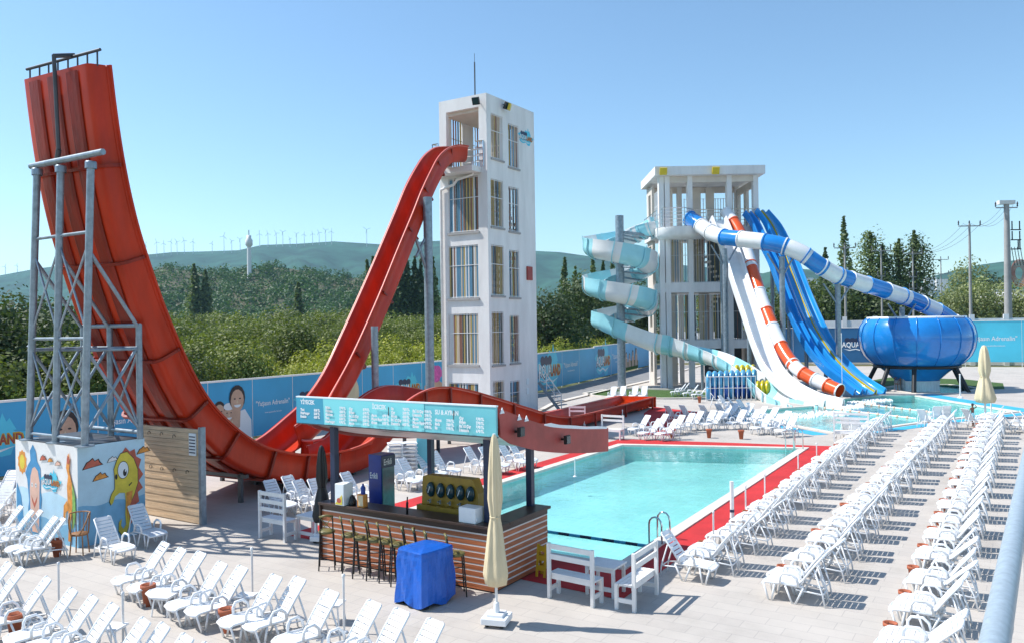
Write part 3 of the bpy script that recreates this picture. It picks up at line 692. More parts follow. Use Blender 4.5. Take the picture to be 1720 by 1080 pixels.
wallholes(k, V((TX-TWx, TY+.22, 0)), (0, 1, 0), TWy-.44, TZ, [(.48, 1.48, h[2], h[3]) for h in fh]+[(2.38, 3.48, h[2], h[3]) for h in fh], .22, (-1, 0, 0))
k.build('wall', M['plaster'], tw)
k = MB(); fl = [h[2] for h in fh]
for z in fl[:4]+[TZ-.40]: k = MB(); k.bbox((TX-TWx+.22, TY+.22, z-.35), (TX-.22, TY+TWy-.22, z-.12)); k.build('floor_slab', M['plaster2'], tw)
k = MB()
for i, z in enumerate(fl[1:] ):                                   # zigzag stairs
    for s_ in range(9):
        x = TX-TWx+.5+ (s_ if i % 2 else 8-s_)*.2; k.bbox((x, TY+2.6, z-.1+s_*.36), (x+.24, TY+4.1, z+.05+s_*.36))
k.build('stairs', M['plaster2'], tw)
GC = [mat('bar_'+n, c, .5) for n, c in (('white', (.7, .7, .7)), ('yellow', (.46, .33, .10)), ('rust', (.26, .12, .08)), ('blue', (.10, .25, .38)), ('green', (.06, .08, .08)), ('cream', (.6, .5, .38)))]
def grille(parent, o, u, L, z0, z1, n, cols=True, step=.13, w=.045, seed=0):
    k = MB(); r_ = random.Random(seed); o, u, n = V(o), V(u), V(n); m = max(2, int(L/step))
    for i in range(m+1):
        s_ = L*(i+.0)/m; ww = w if 0 < i < m else .05
        k.bar(o+u*s_-n*.05+V((0, 0, z0)), o+u*s_-n*.05+V((0, 0, z1)), ww, .03, (r_.randrange(6) if cols and 0 < i < m else 0), up=n)
    for z in (z0+.04, z1-.04, lerp(z0, z1, .62)): k.bar(o-n*.03+V((0, 0, z)), o+u*L-n*.03+V((0, 0, z)), .03, .03, 0)
    k.build('window_bars', GC, parent)
for i, h in enumerate(fh[1:]): grille(tw, (TX-TWx+h[0], TY, 0), (1, 0, 0), h[1]-h[0], h[2], h[3], (0, -1, 0), seed=i, step=.085, w=.06)
for i, h in enumerate(sh): grille(tw, (TX, TY+h[0], 0), (0, 1, 0), h[1]-h[0], h[2], h[3], (1, 0, 0), seed=20+i, step=.13, w=.035)
for i, h in enumerate(bh[:4]): grille(tw, (TX-TWx+h[0], TY+TWy-.15, 0), (1, 0, 0), h[1]-h[0], h[2], h[3], (0, 1, 0), seed=40+i, step=.16, w=.08)
for i, h in enumerate(fh[:4]):
    grille(tw, (TX-TWx+.16, TY+.7, 0), (0, 1, 0), 1.0, h[2], h[3], (-1, 0, 0), seed=60+i, step=.2, w=.08); grille(tw, (TX-TWx+.16, TY+2.6, 0), (0, 1, 0), 1.1, h[2], h[3], (-1, 0, 0), seed=70+i, step=.2, w=.08)
for j, (i, wd) in enumerate([(i, .06) for i in range(10)]):         # sills and frames
    h = sh[j]; k = MB(); k.bbox((TX+.003, TY+h[0]-.06, h[2]-.10), (TX+.07, TY+h[1]+.06, h[2]-.01)); k.build('window_sill', M['concrete'], tw)
for h in fh[1:4]: k = MB(); k.bbox((TX-TWx+h[0]-.06, TY-.09, h[2]-.12), (TX-TWx+h[1]+.06, TY-.003, h[2]-.01)); k.build('window_sill', M['concrete'], tw)
k = MB(); k.tube((TX-1.9, TY+1.8, TZ-.3), (TX-1.9, TY+1.8, TZ+2.3), .035, 6); k.tube((TX-1.9, TY+1.8, TZ+2.3), (TX-1.9, TY+1.8, TZ+2.75), .012, 5); k.build('lightning_rod', M['dgrey'], tw)
def flood(parent, p, d, c='black', s=.35):
    p = V(p); d = V(d).normalized(); k = MB(); l = d.cross(V((0, 0, 1))).normalized(); u = l.cross(d)
    k.frame(p-l*s/2-u*s/2, l*s, u*s, d*s*.35); k.bar(p-d*.22, p, .04, .04); f = k.build('floodlight', M[c], parent)
    k = MB(); k.frame(p-l*s*.42-u*s*.42+d*(s*.352), l*s*.84, u*s*.84, d*.01); k.build('lamp_glass', M['glass'] if c == 'black' else M['gyel'], f)
flood(tw, onY(800, 170, TY-.25), (.2, -.9, -.4)); flood(tw, onX(850, 178, TX+.2), (.9, -.1, -.45), 'black'); flood(tw, onX(854, 180, TX+.30), (.9, .4, -.3), 'gyel', .3)
k = MB(); A = Art((TX, TY+SX(872, 220)[0], SX(872, 242)[1]), (0, 1, 0), (0, 0, 1), (1, 0, 0), k); logo(A, .62, .4, .62); k.build('wall_logo', [M[x] for x in PM], tw)
k = MB(); a = SX(884, 448); k.bbox((TX+.002, TY+a[0], a[1]-.7), (TX+.08, TY+a[0]+.5, a[1])); k.build('wall_sign', M['pred'], tw)
k = MB(); a = SX(884, 650)
for z in (0, .5): k = MB(); k.bbox((TX+.002, TY+a[0], a[1]-.35+z), (TX+.03, TY+a[0]+.22, a[1]-.05+z)); k.build('notice', M['bwhite'], tw)
def railing(parent, P, h=1.0, n=3, m='chrome', r=.022, name='railing', step=1.):
    k = MB(); P = [V(p) for p in P]
    for a, b in zip(P, P[1:]):
        L = (b-a).length; c = max(1, round(L/step))
        for i in range(c+1): q = lerp(a, b, i/c); k.tube(q, q+V((0, 0, h)), r, 6)
        for j in range(n): z = V((0, 0, h*(1-j/n))); k.tube(a+z, b+z, r if j == 0 else r*.6, 6)
    return k.build(name, M[m] if isinstance(m, str) else m, parent)
zf = fl[0]
railing(tw, [(TX-TWx+.1, TY, zf), (TX-TWx+.1, TY-.7, zf), (TX-TWx+.45, TY-.7, zf)], 1.25, 4, 'chrome', .03)
railing(tw, [(TX-.65, TY-.02, zf), (TX-.2, TY-.02, zf)], 1.25, 4, 'chrome', .03); railing(tw, [(TX-TWx+.3, TY+1.6, zf), (TX-.3, TY+1.6, zf)], 1.3, 4, 'wpaint', .04)
k = MB(); k.bbox((TX-TWx, TY-.75, zf-.28), (TX-.35, TY-.003, zf-.02)); k.build('platform', M['plaster'], tw)
k = MB(); k.path([(TX-.75, TY-.12, zf+.3), (TX-.75, TY-.12, zf-.35), (TX-1.7, TY-.12, zf-.5), (TX-1.9, TY-.12, zf-.72), (TX-TWx+.14, TY-.12, zf-.9), (TX-TWx+.14, TY-.12, zf-1.4), (TX-TWx+.14, TY-.12, .1)], .07, 8); k.build('water_pipe', M['wpaint'], tw)
# outside stair at the tower's right side
st = thing('steel_stair', 'small steel stair with handrail at the right foot of the white tower', 'stairs', (TX+.4, TY+TWy+.4, 0))
k = MB()
for i in range(8): k.bbox((TX+.1+i*.16, TY+TWy+.1, 1.6-i*.2), (TX+.3+i*.16, TY+TWy+.9, 1.64-i*.2))
k.bar((TX, TY+TWy+.1, 1.6), (TX+1.4, TY+TWy+.1, 0), .05, .16); k.build('steps', M['steel'], st)
railing(st, [(TX+.05, TY+TWy+.1, 1.6), (TX+1.35, TY+TWy+.1, .05)], .95, 2, 'wpaint', .025, 'handrail', .6)

# ================================================================ RED RAMP SLIDE
TH = radians(4.3); OO = V((-16.9, 10.0, 0)); DV = V((-sin(TH), cos(TH), 0)); NV = V((-cos(TH), -sin(TH), 0))
def wl(a, b, z): return OO+NV*a+DV*b+V((0, 0, z))
def onA(x, y, p, q):                                  # on the skew vertical plane through local (a,b) points p and q
    w_ = onV(x, y, wl(p[0], p[1], 0).xy, wl(q[0], q[1], 0).xy); r_ = w_-OO; return (r_.dot(NV), r_.dot(DV), r_.z)
rs = thing('half_pipe_slide', 'huge red half-pipe water slide dropping from the white tower to a tall curved ramp', 'water slide', tuple(wl(1.8, 8, 0)))
WR = [(.18, 10.42), (.30, 9.45), (.46, 8.45), (.68, 7.45), (.97, 6.5), (1.56, 5.0), (2.39, 3.4), (3.19, 2.42), (4.38, 1.56), (5.7, 1.10), (6.95, .90), (8.3, .86), (9.2, .93)]
AWf = lambda b: interp(b, [(3.6, 2.5), (7.6, 3.3)])
def smooth2(T, n=6): return [(p.x, p.y) for p in spline([(x, y, 0) for x, y in T], n)]
WS = smooth2(WR, 6)
def section(b, z, tb, tz, a0, a1, h0, h1, rad=.34, nfl=6, flare=.10):
    """cross-section: near rim (a0) wall, floor, far wall (a1). depth along inward normal"""
    l = hypot(tb, tz); nb, nz = -tz/l, tb/l
    pts = [(a0-flare, 0), (a0, .0), (a0+.03, -h0*.5)]
    for j in range(5): t = j/4*pi/2; pts.append((a0+.05+rad*(1-cos(t)), -h0+rad*(1-sin(t))))
    for j in range(1, nfl): pts.append((lerp(a0+.05+rad, a1-.05-rad, j/nfl), -h0))
    for j in range(5): t = pi/2-j/4*pi/2; pts.append((a1-.05-rad*(1-cos(t)), -h1+rad*(1-sin(t))))
    pts += [(a1-.03, -h1*.5), (a1, 0), (a1+flare, 0)]
    return [wl(a, b+nb*d, z+nz*d) for a, d in pts]
def chansecs(T, a0f, a1f, h, rad=.34):
    out = []
    for i, (b, z) in enumerate(T):
        p = T[max(i-1, 0)]; q = T[min(i+1, len(T)-1)]
        out.append(section(b, z, q[0]-p[0], q[1]-p[1], a0f(b), a1f(b), h(b) if callable(h) else h, h(b) if callable(h) else h, rad))
    return out
hw = lambda b: interp(b, [(0, .40), (2, .58), (4, .74), (9, .78)])
SEC = chansecs(WS, lambda b: 0, AWf, hw, .13)
AW = 2.5
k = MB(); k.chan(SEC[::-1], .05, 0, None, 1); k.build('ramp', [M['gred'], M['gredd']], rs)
def outpt(i, f, off):                                  # point on the outer floor surface of ramp section i at fraction f across
    s_ = SEC[i]; a, b = V(s_[6]), V(s_[-7]); up_n = (V(s_[0])-V(s_[7])).normalized(); return lerp(a, b, f)-up_n*off
for f in (.20, .50, .80):                              # broad shallow stiffening channels under the ramp
    k = MB(); rows = []
    for i in range(1, len(SEC)-6):
        rows.append([outpt(i, f-.095, .045), outpt(i, f-.07, .072), outpt(i, f, .074), outpt(i, f+.07, .072), outpt(i, f+.095, .045)])
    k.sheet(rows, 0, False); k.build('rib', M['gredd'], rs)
for i in (13, 25, 33, 39, 45, 51, 57, 63):         # bolted cross joints
    k = MB(); s_ = SEC[i]; t = (V(SEC[i+1][0])-V(SEC[i-1][0])).normalized(); n_ = len(s_)
    rows = []
    for off in (-.035, .035):
        o_ = []
        for j in range(n_):
            e = (V(s_[min(j+1, n_-1)])-V(s_[max(j-1, 0)])).normalized(); nn = -e.cross(t).normalized(); o_.append(V(s_[j])-nn*.10+t*off)
        i_ = [V(s_[j])+(V(s_[min(j+1, n_-1)])-V(s_[max(j-1, 0)])).normalized().cross(t).normalized()*.03+t*off for j in range(n_)]
        rows.append((i_, o_))
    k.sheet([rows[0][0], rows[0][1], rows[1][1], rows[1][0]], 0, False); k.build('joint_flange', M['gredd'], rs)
k = MB()                                               # grey handrail along the top edge
top = [lerp(V(SEC[0][2]), V(SEC[0][-3]), f)+V((0, 0, .30)) for f in (0, .14, .28, .42, .57, .71, .85, 1)]
k.tube(top[0]+NV*-.1, top[-1]+NV*.12, .035, 8)
for p in top: k.tube(p, p-V((0, 0, .34)), .02, 6)
k.tube(wl(AW*.36, .02, 10.75), wl(AW*.36, -.45, 10.6), .05, 8); k.tube(wl(AW*.36, -.45, 10.62), wl(AW*.40, -.30, 8.6), .045, 8); k.tube(wl(AW*.40, -.30, 8.6), wl(AW*.47, -.25, 8.25), .06, 8)
k.build('top_rail', M['dgrey'], rs)
# drop channel from the tower
pn, qn = (2.1, 8.3), (4.1, 22.0); pf, qf = (3.3, 8.0), (5.35, 22.0)
def rim_pts(L, p, q): return [wl(*onA(x, y, p, q)) for x, y in L]
NR = rim_pts([(495, 716), (520, 700), (545, 679), (560, 655), (585, 610), (609, 560), (640, 489), (668, 420), (693, 360), (708, 322), (724, 288), (736, 266), (750, 252), (768, 245), (786, 247)], pn, qn)
FR = rim_pts([(418, 747), (445, 731), (480, 702), (513, 671), (545, 625), (576, 560), (612, 480), (643, 408), (665, 356), (682, 315), (698, 285), (712, 264), (728, 251), (742, 248), (756, 248)], pf, qf)
def chan_rails(A, B, n=5, h=.62, rad=.3, drop=None, hf=None):
    A = spline(A, n); B = spline(B, n); out = []
    for i in range(len(A)):
        a, b = A[i], B[i]; j0, j1 = max(i-1, 0), min(i+1, len(A)-1)
        t = ((A[j1]-A[j0])+(B[j1]-B[j0])).normalized(); l = (b-a).normalized(); up = l.cross(t).normalized()
        if up.z < 0 or (abs(up.z) < .15 and up.dot(V((-DV.x, -DV.y, 0))) < 0): up = -up
        hh = hf(i/(len(A)-1)) if hf else h; w = (b-a).length; r_ = min(rad, w*.4, hh*.9)
        pts = [a-l*.09, a, a-up*hh*.45+l*.02]
        for j in range(5): c = j/4*pi/2; pts.append(a+l*(.04+r_*(1-cos(c)))-up*(hh-r_*(1-sin(c))))
        for j in range(5): c = pi/2-j/4*pi/2; pts.append(b-l*(.04+r_*(1-cos(c)))-up*(hh-r_*(1-sin(c))))
        pts += [b-up*hh*.45-l*.02, b, b+l*.09]; out.append(pts)
    return out
DS = chan_rails(NR, FR, 5, .75, .3); k = MB(); k.chan(DS[::-1], .045); k.build('drop_channel', M['gred'], rs)
def rimline(secs, name, parent, m='rim', r=.035, which=(0, -1)):
    for e in which:
        k = MB(); k.path([V(s_[1 if e == 0 else -2]) for s_ in secs], r, 6); k.build(name, M[m], parent)
rimline(DS, 'rim', rs, 'rim', .045); rimline(SEC, 'rim', rs, 'gred', .04)
for i in range(22, len(DS)-8, 8):                       # scalloped joint flanges under the drop channel
    k = MB(); a = V(DS[i][1]); b = V(DS[i][-2]); c = V(DS[i][7]); up = (a-c).normalized(); l = (b-a).normalized(); t = (V(DS[i+1][1])-V(DS[i-1][1])).normalized()
    k.frame(a-l*.07-up*.99, l*((b-a).length+.14), up*.17, t*.08); k.frame(a-l*.14-up*.95, l*.085, up*.85, t*.08); k.build('joint_flange', M['gredd'], rs)
# exit channel: humps, then the run-out trough
na = lambda b: interp(b, [(8, 0), (10.6, .02), (12.8, -.28), (15.5, -.9), (17.5, -1.5), (20, -2.02), (31, -2.16)])
fa = lambda b: interp(b, [(8, 1.72), (11, 1.95), (13.5, 1.9), (16, .95), (18, .3), (20, -.15), (31, -.25)])
HZ = [(8.2, .86), (9.2, 1.0), (10.3, 1.58), (11.2, 2.12), (12.2, 2.40), (13.2, 2.40), (14.4, 2.16), (15.8, 1.76), (17.2, 1.32), (18.6, .92), (20, .68), (22, .61), (25, .60), (28, .60), (31, .60)]
HS = smooth2(HZ, 4); ES = chansecs(HS, na, fa, lambda b: interp(b, [(8, .75), (13, .78), (20, .50), (31, .5)]), .2)
k = MB(); k.chan(ES[::-1], .05); k.build('exit_channel', M['gred'], rs); rimline(ES, 'rim', rs, 'rim', .04)
for i in range(10, len(ES), 5):
    k = MB(); s_ = ES[i]; t = DV
    for e in (1, -2): k.frame(V(s_[e])+NV*(-.12 if e == 1 else .04)-V((0, 0, .62)), NV*.07, V((0, 0, .6)), t*.09)
    k.build('joint_flange', M['gredd'], rs)
k = MB(); e = ES[-1]; k.frame(V(e[0])+V((0, 0, -.55)), V(e[-1])-V(e[0]), V((0, 0, .57)), DV*.08)
for j in range(5): k.frame(wl(-2.05, 30.8-j*.5, .08+.0), NV*1.7, DV*.25, V((0, 0, .26-j*.05)))
k.build('end_stop', M['gorange'], rs)
# orange floor where both channels meet, with the rounded divider nose
k = MB(); nose = NR[0]; a_, b_, z_ = 2.2, 8.15, .95
k.path([wl(1.74, 8.9, 1.0), wl(1.73, 8.45, 1.02), wl(1.79, 8.27, 1.03), wl(1.92, 8.22, 1.04), wl(2.05, 8.27, 1.06), wl(2.11, 8.5, 1.1)], .04, 6); k.build('rim', M['rim'], rs)
k = MB(); k.lathe(wl(1.92, 8.42, -.02), [(.26, .16), (.22, .5), (.20, .85), (.19, 1.04)], 18); k.build('divider', M['gred'], rs)
# steel frame carrying the ramp, standing on the painted box
def lattice():
    pr = []
    Xs = (-16.98, -18.13, -19.25); Yf, Yr = 9.62, 10.9; zt = 8.15; zr = 4.73; zb = 2.15; rc = .078
    for j, x in enumerate(Xs):
        tx = x+(.36, .34, .48)[j]
        k = MB(); k.tube((x, Yf, zb), (tx, Yf, zt+.05*j), rc, 12); k.tube((x, Yf, zb), (x, Yf, zb+.02), .2, 12); k.lathe((tx, Yf, zt+.05*j), [(0, .04), (.11, .03), (.115, 0), (.115, -.12)], 12); k.build('column', M['steel'], rs)
        k = MB(); k.tube((x, Yr, zb), (x, Yr, zr), rc*.9, 10); k.build('column', M['steel'], rs)
    X0, X1, X2 = Xs
    def b(p, q, r=.045): k = MB(); k.tube(p, q, r*.72, 7); k.build('brace', M['steel'], rs)
    xt = lambda x, z: x+(.36)*(z-zb)/(zt-zb)
    for z in (2.3, 4.45, 6.7): 
        for a, c in ((X0, X1), (X1, X2)): b((xt(a, z), Yf, z), (xt(c, z), Yf, z), .05)
    b((xt(X0, 8.25)+.45, Yf+.0, 8.33), (xt(X2, 8.25)-.15, Yf+.0, 8.36), .095)
    for z0_, z1_ in ((2.35, 4.3), (4.55, 6.5)):
        for a, c in ((X0, X1), (X1, X2)):
            b((xt(a, z0_), Yf, z0_), (xt(c, z1_), Yf, z1_), .035); b((xt(c, z0_), Yf, z0_), (xt(a, z1_), Yf, z1_), .035)
    for x in Xs:
        b((x, Yr, 2.35), (x, Yf, 4.3), .05); b((x, Yf, 2.35), (x, Yr, 4.3), .05); b((x, Yf, 4.2), (x, Yr, 4.2), .055)
        b((xt(x, 6.3), Yf, 6.3), (x, Yr, 4.65), .06)
    for z in (2.3, 4.2, 4.72): b((X0+.05, Yr, z), (X2, Yr, z), .07)
    b((X0, Yr, 2.35), (X1, Yr, 4.2), .04); b((X1, Yr, 2.35), (X0, Yr, 4.2), .04)
lattice()
for (px, yt, dep, zb, r_, an) in ((718, 332, 0, 0, .19, 17.2), (629, 548, 0, 0, .13, 12.4)):   # tall poles under the drop channel
    a = interp(an, [(8, 2.9), (22, 4.8)]); f = V(wl(a, an, 0)); p = onV(px, yt, (f.x-.5, f.y), (f.x+.5, f.y))
    k = MB(); k.tube((p.x, f.y, -.02), (p.x, f.y, p.z), r_, 14); k.lathe((p.x, f.y, 0), [(r_*2, .03), (r_*2, .0)], 12); k.build('support_pole', M['steel'], rs)
    if r_ > .15:
        c = min(DS, key=lambda s_: abs(V(s_[7]).z-(p.z-1.6))); k = MB(); k.tube(V(c[7]), (p.x, f.y, p.z-3.3), .07, 8); k.tube(V(c[7])+V((0, 0, -.8)), (p.x, f.y, p.z-1.5), .06, 8); k.build('brace', M['steel'], rs)
for b_ in (4.2, 6.2, 8.6, 10.5):                       # trestles under the bottom of the ramp
    z_ = {4.2: .78, 6.2: .22, 8.6: .12, 10.5: .25}[b_]
    k = MB(); k.frame(wl(.2, b_, max(.02, z_-.12)), NV*3.2, DV*.1, V((0, 0, .1)))
    for a in (.4, 1.9, 3.3): k.frame(wl(a, b_, 0), NV*.1, DV*.1, V((0, 0, z_)))
    k.build('trestle', M['dgrey'], rs)
for b_, a in ((13.4, 0), (15.4, -.7), (17.8, -1.3), (21, -1.9), (24, -1.9), (27, -1.9), (30, -1.9)):
    zz = interp(b_, HZ)-.85; 
    if zz > .1:
        k = MB()
        for d in (.2, 1.7): k.frame(wl(a+d, b_, 0), NV*.1, DV*.1, V((0, 0, zz)))
        k.build('support_pole', M['dgrey'], rs)
# wooden plank screen under the ramp
ws = thing('plank_screen', 'tall pale plank screen with round hooks under the red ramp, half in shadow', 'screen', (-17.6, 12.2, 0))
k = MB()
for i in range(24): k.bbox((-18.78, 12.10+.010*(i % 2), .02+i*.0925), (-16.52, 12.2, .02+i*.0925+.088))
k.build('planks', M['ply'], ws)
k = MB(); k.bbox((-16.52, 12.08, 0), (-16.43, 12.22, 2.3)); k.build('post', M['steel'], ws); k = MB(); k.bbox((-18.9, 12.08, 0), (-18.78, 12.24, 2.25)); k.build('post', M['ply'], ws)
for x, z in ((-18.45, 2.05), (-17.95, 2.05), (-17.45, 2.02), (-18.4, 1.22), (-17.95, 1.2), (-17.45, 1.2), (-16.95, 1.2)):
    k = MB(); k.path([(x+.055*cos(t), 12.085, z+.055*sin(t)) for t in [i*2*pi/10 for i in range(7)]], .006, 5); k.build('hook', M['black'], ws)
k = MB(); k.bbox((-16.86, 12.07, 1.62), (-16.60, 12.09, 2.15), 0)
for j in range(6): k.bbox((-16.84, 12.062, 1.68+j*.075), (-16.62, 12.069, 1.705+j*.075), 1)
k.build('notice', [M['bwhite'], M['navy']], ws)
# ================================================================ PAINTED BOX
M['sea'] = mat('mural_sky_blue', (.52, .72, .82), .7, var=.16, vs_=.9); M['sea2'] = mat('mural_sea', (.22, .47, .66), .7, var=.2, vs_=1.2)
M['mor'] = mat('mural_orange', (.72, .28, .05), .7, var=.25, vs_=9); M['myel'] = mat('mural_yellow', (.70, .55, .06), .7, var=.12, vs_=5)
M['mrd'] = mat('mural_red', (.52, .12, .07), .7, var=.2, vs_=8); M['mbl'] = mat('mural_blue', (.06, .26, .48), .7, var=.15, vs_=6); M['mpk'] = mat('mural_peach', (.74, .45, .34), .7, var=.08, vs_=4); M['mgr'] = mat('mural_green', (.22, .42, .10), .7, var=.25, vs_=9)
MM = ['sea', 'sea2', 'mor', 'myel', 'mrd', 'mbl', 'mpk', 'mgr', 'black', 'bwhite', 'wpaint']
bxz = 2.15; BX0, BX1, BY0, BY1 = -19.62, -17.05, 9.5, 11.05
pb = thing('painted_box', 'pale blue plant-room box painted with a yellow seahorse, under the steel frame', 'plant room', ((BX0+BX1)/2, (BY0+BY1)/2, 0))
k = MB(); k.bbox((BX0+.01, BY0+.01, 0), (BX1-.01, BY1, bxz-.02)); k.build('wall', M['wpaint'], pb)
k = MB(); k.bbox((BX0+.05, BY0+.06, bxz-.02), (BX1-.05, BY1-.05, bxz+.01)); k.build('roof', M['dgrey'], pb)
def wave(w, y0, amp, ph): return [(w*i/16, y0+amp*sin(i*.8+ph)) for i in range(17)]
# right face (x = BX1): seahorse
k = MB(); w_ = BY1-BY0; A = Art((BX1-.008, BY0, 0), (0, 1, 0), (0, 0, 1), (1, 0, 0), k); Hh = bxz
A.poly([(0, 0), (w_, 0), (w_, Hh), (0, Hh)], 0); A.poly([(0, 0), (w_, 0)]+wave(w_, .85, .03, 1)[::-1], 1)
def cloud(A, cx, cy, s, c): A.poly([(cx-s, cy-s*.35), (cx+s, cy-s*.1), (cx+s*.75, cy+s*.15), (cx+s*.55, cy+s*.5), (cx+s*.2, cy+s*.35), (cx, cy+s*.65), (cx-s*.35, cy+s*.4), (cx-s*.6, cy+s*.3)], 8); A.poly([(cx-s*.85, cy-s*.28), (cx+s*.85, cy-s*.06), (cx+s*.62, cy+s*.13), (cx+s*.5, cy+s*.4), (cx+s*.2, cy+s*.27), (cx, cy+s*.53), (cx-s*.3, cy+s*.32), (cx-s*.5, cy+s*.24)], c)
cloud(A, .33, 1.72, .24, 4); cloud(A, .78, 1.76, .14, 10); cloud(A, .50, 1.42, .19, 2); cloud(A, 1.52, 1.86, .18, 2)
X = lambda L: [(x*w_, y*Hh) for x, y in L]
fin = [(.62, .86), (.70, .93), (.76, .88), (.84, .90), (.86, .82), (.94, .78), (.90, .70), (.97, .62), (.90, .56), (.96, .48), (.88, .44), (.90, .34), (.80, .30), (.80, .15), (.74, .10), (.70, .30), (.70, .46), (.66, .60)]
A.poly(X(fin), 4)
bodyp = [(.56, .80), (.62, .87), (.72, .88), (.82, .80), (.88, .68), (.88, .54), (.82, .42), (.76, .34), (.74, .22), (.75, .13), (.70, .05), (.63, .03), (.58, .08), (.585, .17), (.63, .20), (.615, .13), (.65, .09), (.69, .13), (.68, .24), (.69, .36), (.68, .46), (.60, .47), (.53, .44), (.50, .38), (.47, .36), (.45, .40), (.48, .47), (.53, .52), (.53, .60), (.52, .72)]
A.poly(X([(x+(x-.68)*.045, y+(y-.5)*.02) for x, y in bodyp]), 8); A.poly(X(bodyp), 3)
A.poly(X([(.70, .46), (.80, .47), (.78, .36), (.74, .3), (.72, .16), (.695, .3)]), 2)
A.poly([(.655*w_+.135*cos(t), .70*Hh+.20*sin(t)) for t in [i*pi/9 for i in range(18)]], 8); A.poly([(.655*w_+.122*cos(t), .70*Hh+.185*sin(t)) for t in [i*pi/9 for i in range(18)]], 9)
A.poly(ell(.68*w_, .67*Hh, .045, .08), 8); A.poly(ell(.69*w_, .69*Hh, .015, .03), 9); A.poly(ell(.548*w_, .64*Hh, .03, .06), 8)
A.poly(X([(.74, .52), (.79, .55), (.785, .56), (.735, .535)]), 8)
k.build('mural', [M[x] for x in MM], pb)
# front face (y = BY0): sea creatures
k = MB(); w_ = BX1-BX0; A = Art((BX0, BY0+.008, 0), (1, 0, 0), (0, 0, 1), (0, -1, 0), k)
A.poly([(0, 0), (w_, 0), (w_, Hh), (0, Hh)], 10); A.poly([(0, 0), (w_, 0)]+wave(w_, 1.05, .05, 0)[::-1], 0); A.poly([(0, 0), (w_, 0)]+wave(w_, .45, .06, 2)[::-1], 1)
A.poly([(.30+.17*(1+.18*(i % 2))*cos(i*pi/10), 1.66+.24*(1+.18*(i % 2))*sin(i*pi/10)) for i in range(20)], 2); A.poly(ell(.30, 1.66, .11, .17), 3)
A.poly(X([(.02, .55), (.09, .42), (.12, .25), (.13, .05), (.04, .02), (.02, .3)]), 5)
sf = [(.30, .97), (.35, .90), (.37, .80), (.42, .74), (.43, .62), (.42, .50), (.44, .42), (.42, .30), (.42, .06), (.26, .04), (.24, .22), (.21, .28), (.23, .38), (.20, .60), (.17, .66), (.21, .74), (.26, .80), (.25, .90)]
A.poly(X(sf), 5); A.poly(X([(.33, .74), (.38, .70), (.41, .58), (.40, .40), (.39, .06), (.28, .06), (.25, .30), (.245, .5), (.26, .64), (.29, .72)]), 6)
A.poly(X([(.27, .44), (.32, .36), (.37, .44), (.36, .38), (.32, .31), (.28, .38)]), 4)
for dx in (.285, .35): A.poly(ell(dx*w_, .55*Hh, .035, .05, 10), 9); A.poly(ell(dx*w_, .55*Hh, .014, .024, 8), 8)
cloud(A, 1.22, 1.80, .15, 4); cloud(A, 1.52, 1.78, .12, 2); cloud(A, 1.83, 1.73, .13, 6)
mm_ = PM; k2 = MB(); A2 = Art((BX0, BY0+.008, 0), (1, 0, 0), (0, 0, 1), (0, -1, 0), k2); A2.z = .02; logo(A2, 1.52, 1.30, .34)
A.poly(X([(.84, .78), (.86, .90), (.88, .93), (.90, .86), (.885, .76), (.93, .62), (.93, .40), (.90, .24), (.90, .05), (.86, .05), (.875, .25), (.86, .42), (.85, .60), (.87, .70)]), 2)
A.poly(X([(.93, .64), (.975, .5), (.98, .34), (.95, .2), (.92, .18), (.93, .4)]), 7); A.poly(X([(.855, .46), (.80, .40), (.79, .26), (.82, .26), (.83, .33), (.87, .36)]), 2)
A.poly(ell(.875*w_, .86*Hh, .05, .09), 4)
k.build('mural', [M[x] for x in MM], pb); k2.build('mural_logo', [M[x] for x in PM], pb)
# ================================================================ OPEN SLIDE TOWER
T2O = at(1110, 546, 57.5); T2O = V((T2O.x, T2O.y, 0)); RH = V((cos(YW), sin(YW), 0)); FH = V((-sin(YW), cos(YW), 0))
def t2(u, v, z): return T2O+RH*u+FH*v+V((0, 0, z))
def t2px(x): return (x-1110)/23.56
t2t = thing('open_slide_tower', 'wide cream slide tower of open storeys under a flat roof, with several slides leaving it', 'tower', tuple(t2(3.6, 2.5, 0)))
def tb(name, u0, u1, v0, v1, z0, z1, m='plaster', par=None):
    k = MB(); k.frame(t2(u0, v0, z0), RH*(u1-u0), FH*(v1-v0), V((0, 0, z1-z0))); return k.build(name, M[m] if isinstance(m, str) else m, par or t2t)
DV2 = 5.2
tb('roof', -.35, 7.45, -.55, DV2+.5, 15.05, 15.65); tb('roof_beam', .1, 7.0, .05, .3, 14.6, 15.05, 'plaster2'); tb('roof_beam', .1, 7.0, DV2-.3, DV2-.05, 14.6, 15.05, 'plaster2')
for z0_, z1_, u0 in ((10.75, 11.35, -.25), (6.75, 7.45, 0), (2.75, 3.35, 0)): tb('floor_slab', u0+.04, 7.07, -.25 if z0_ > 10 else .04, DV2-.04, z0_, z1_)
k = MB(); k.lathe(t2(1.5, .3, 10.8), [(1.75, .52), (1.75, 0), (1.5, -.25), (0, -.3)], 24); k.lathe(t2(1.5, .3, 11.33), [(1.75, 0), (0, .01)], 24); k.build('balcony', M['plaster'], t2t)
for u in (0, .42): tb('column', u, u+.36, 0, .5, 0, 15.05)
tb('column', 2.05, 2.4, 0, .45, 0, 15.05)
for u in (4.85, 6.75): tb('column', u, u+.36, 0, .45, 0, 15.05)
for u in (0, 2.3, 4.6, 6.75): tb('column', u, u+.36, DV2-.4, DV2, 0, 15.05)
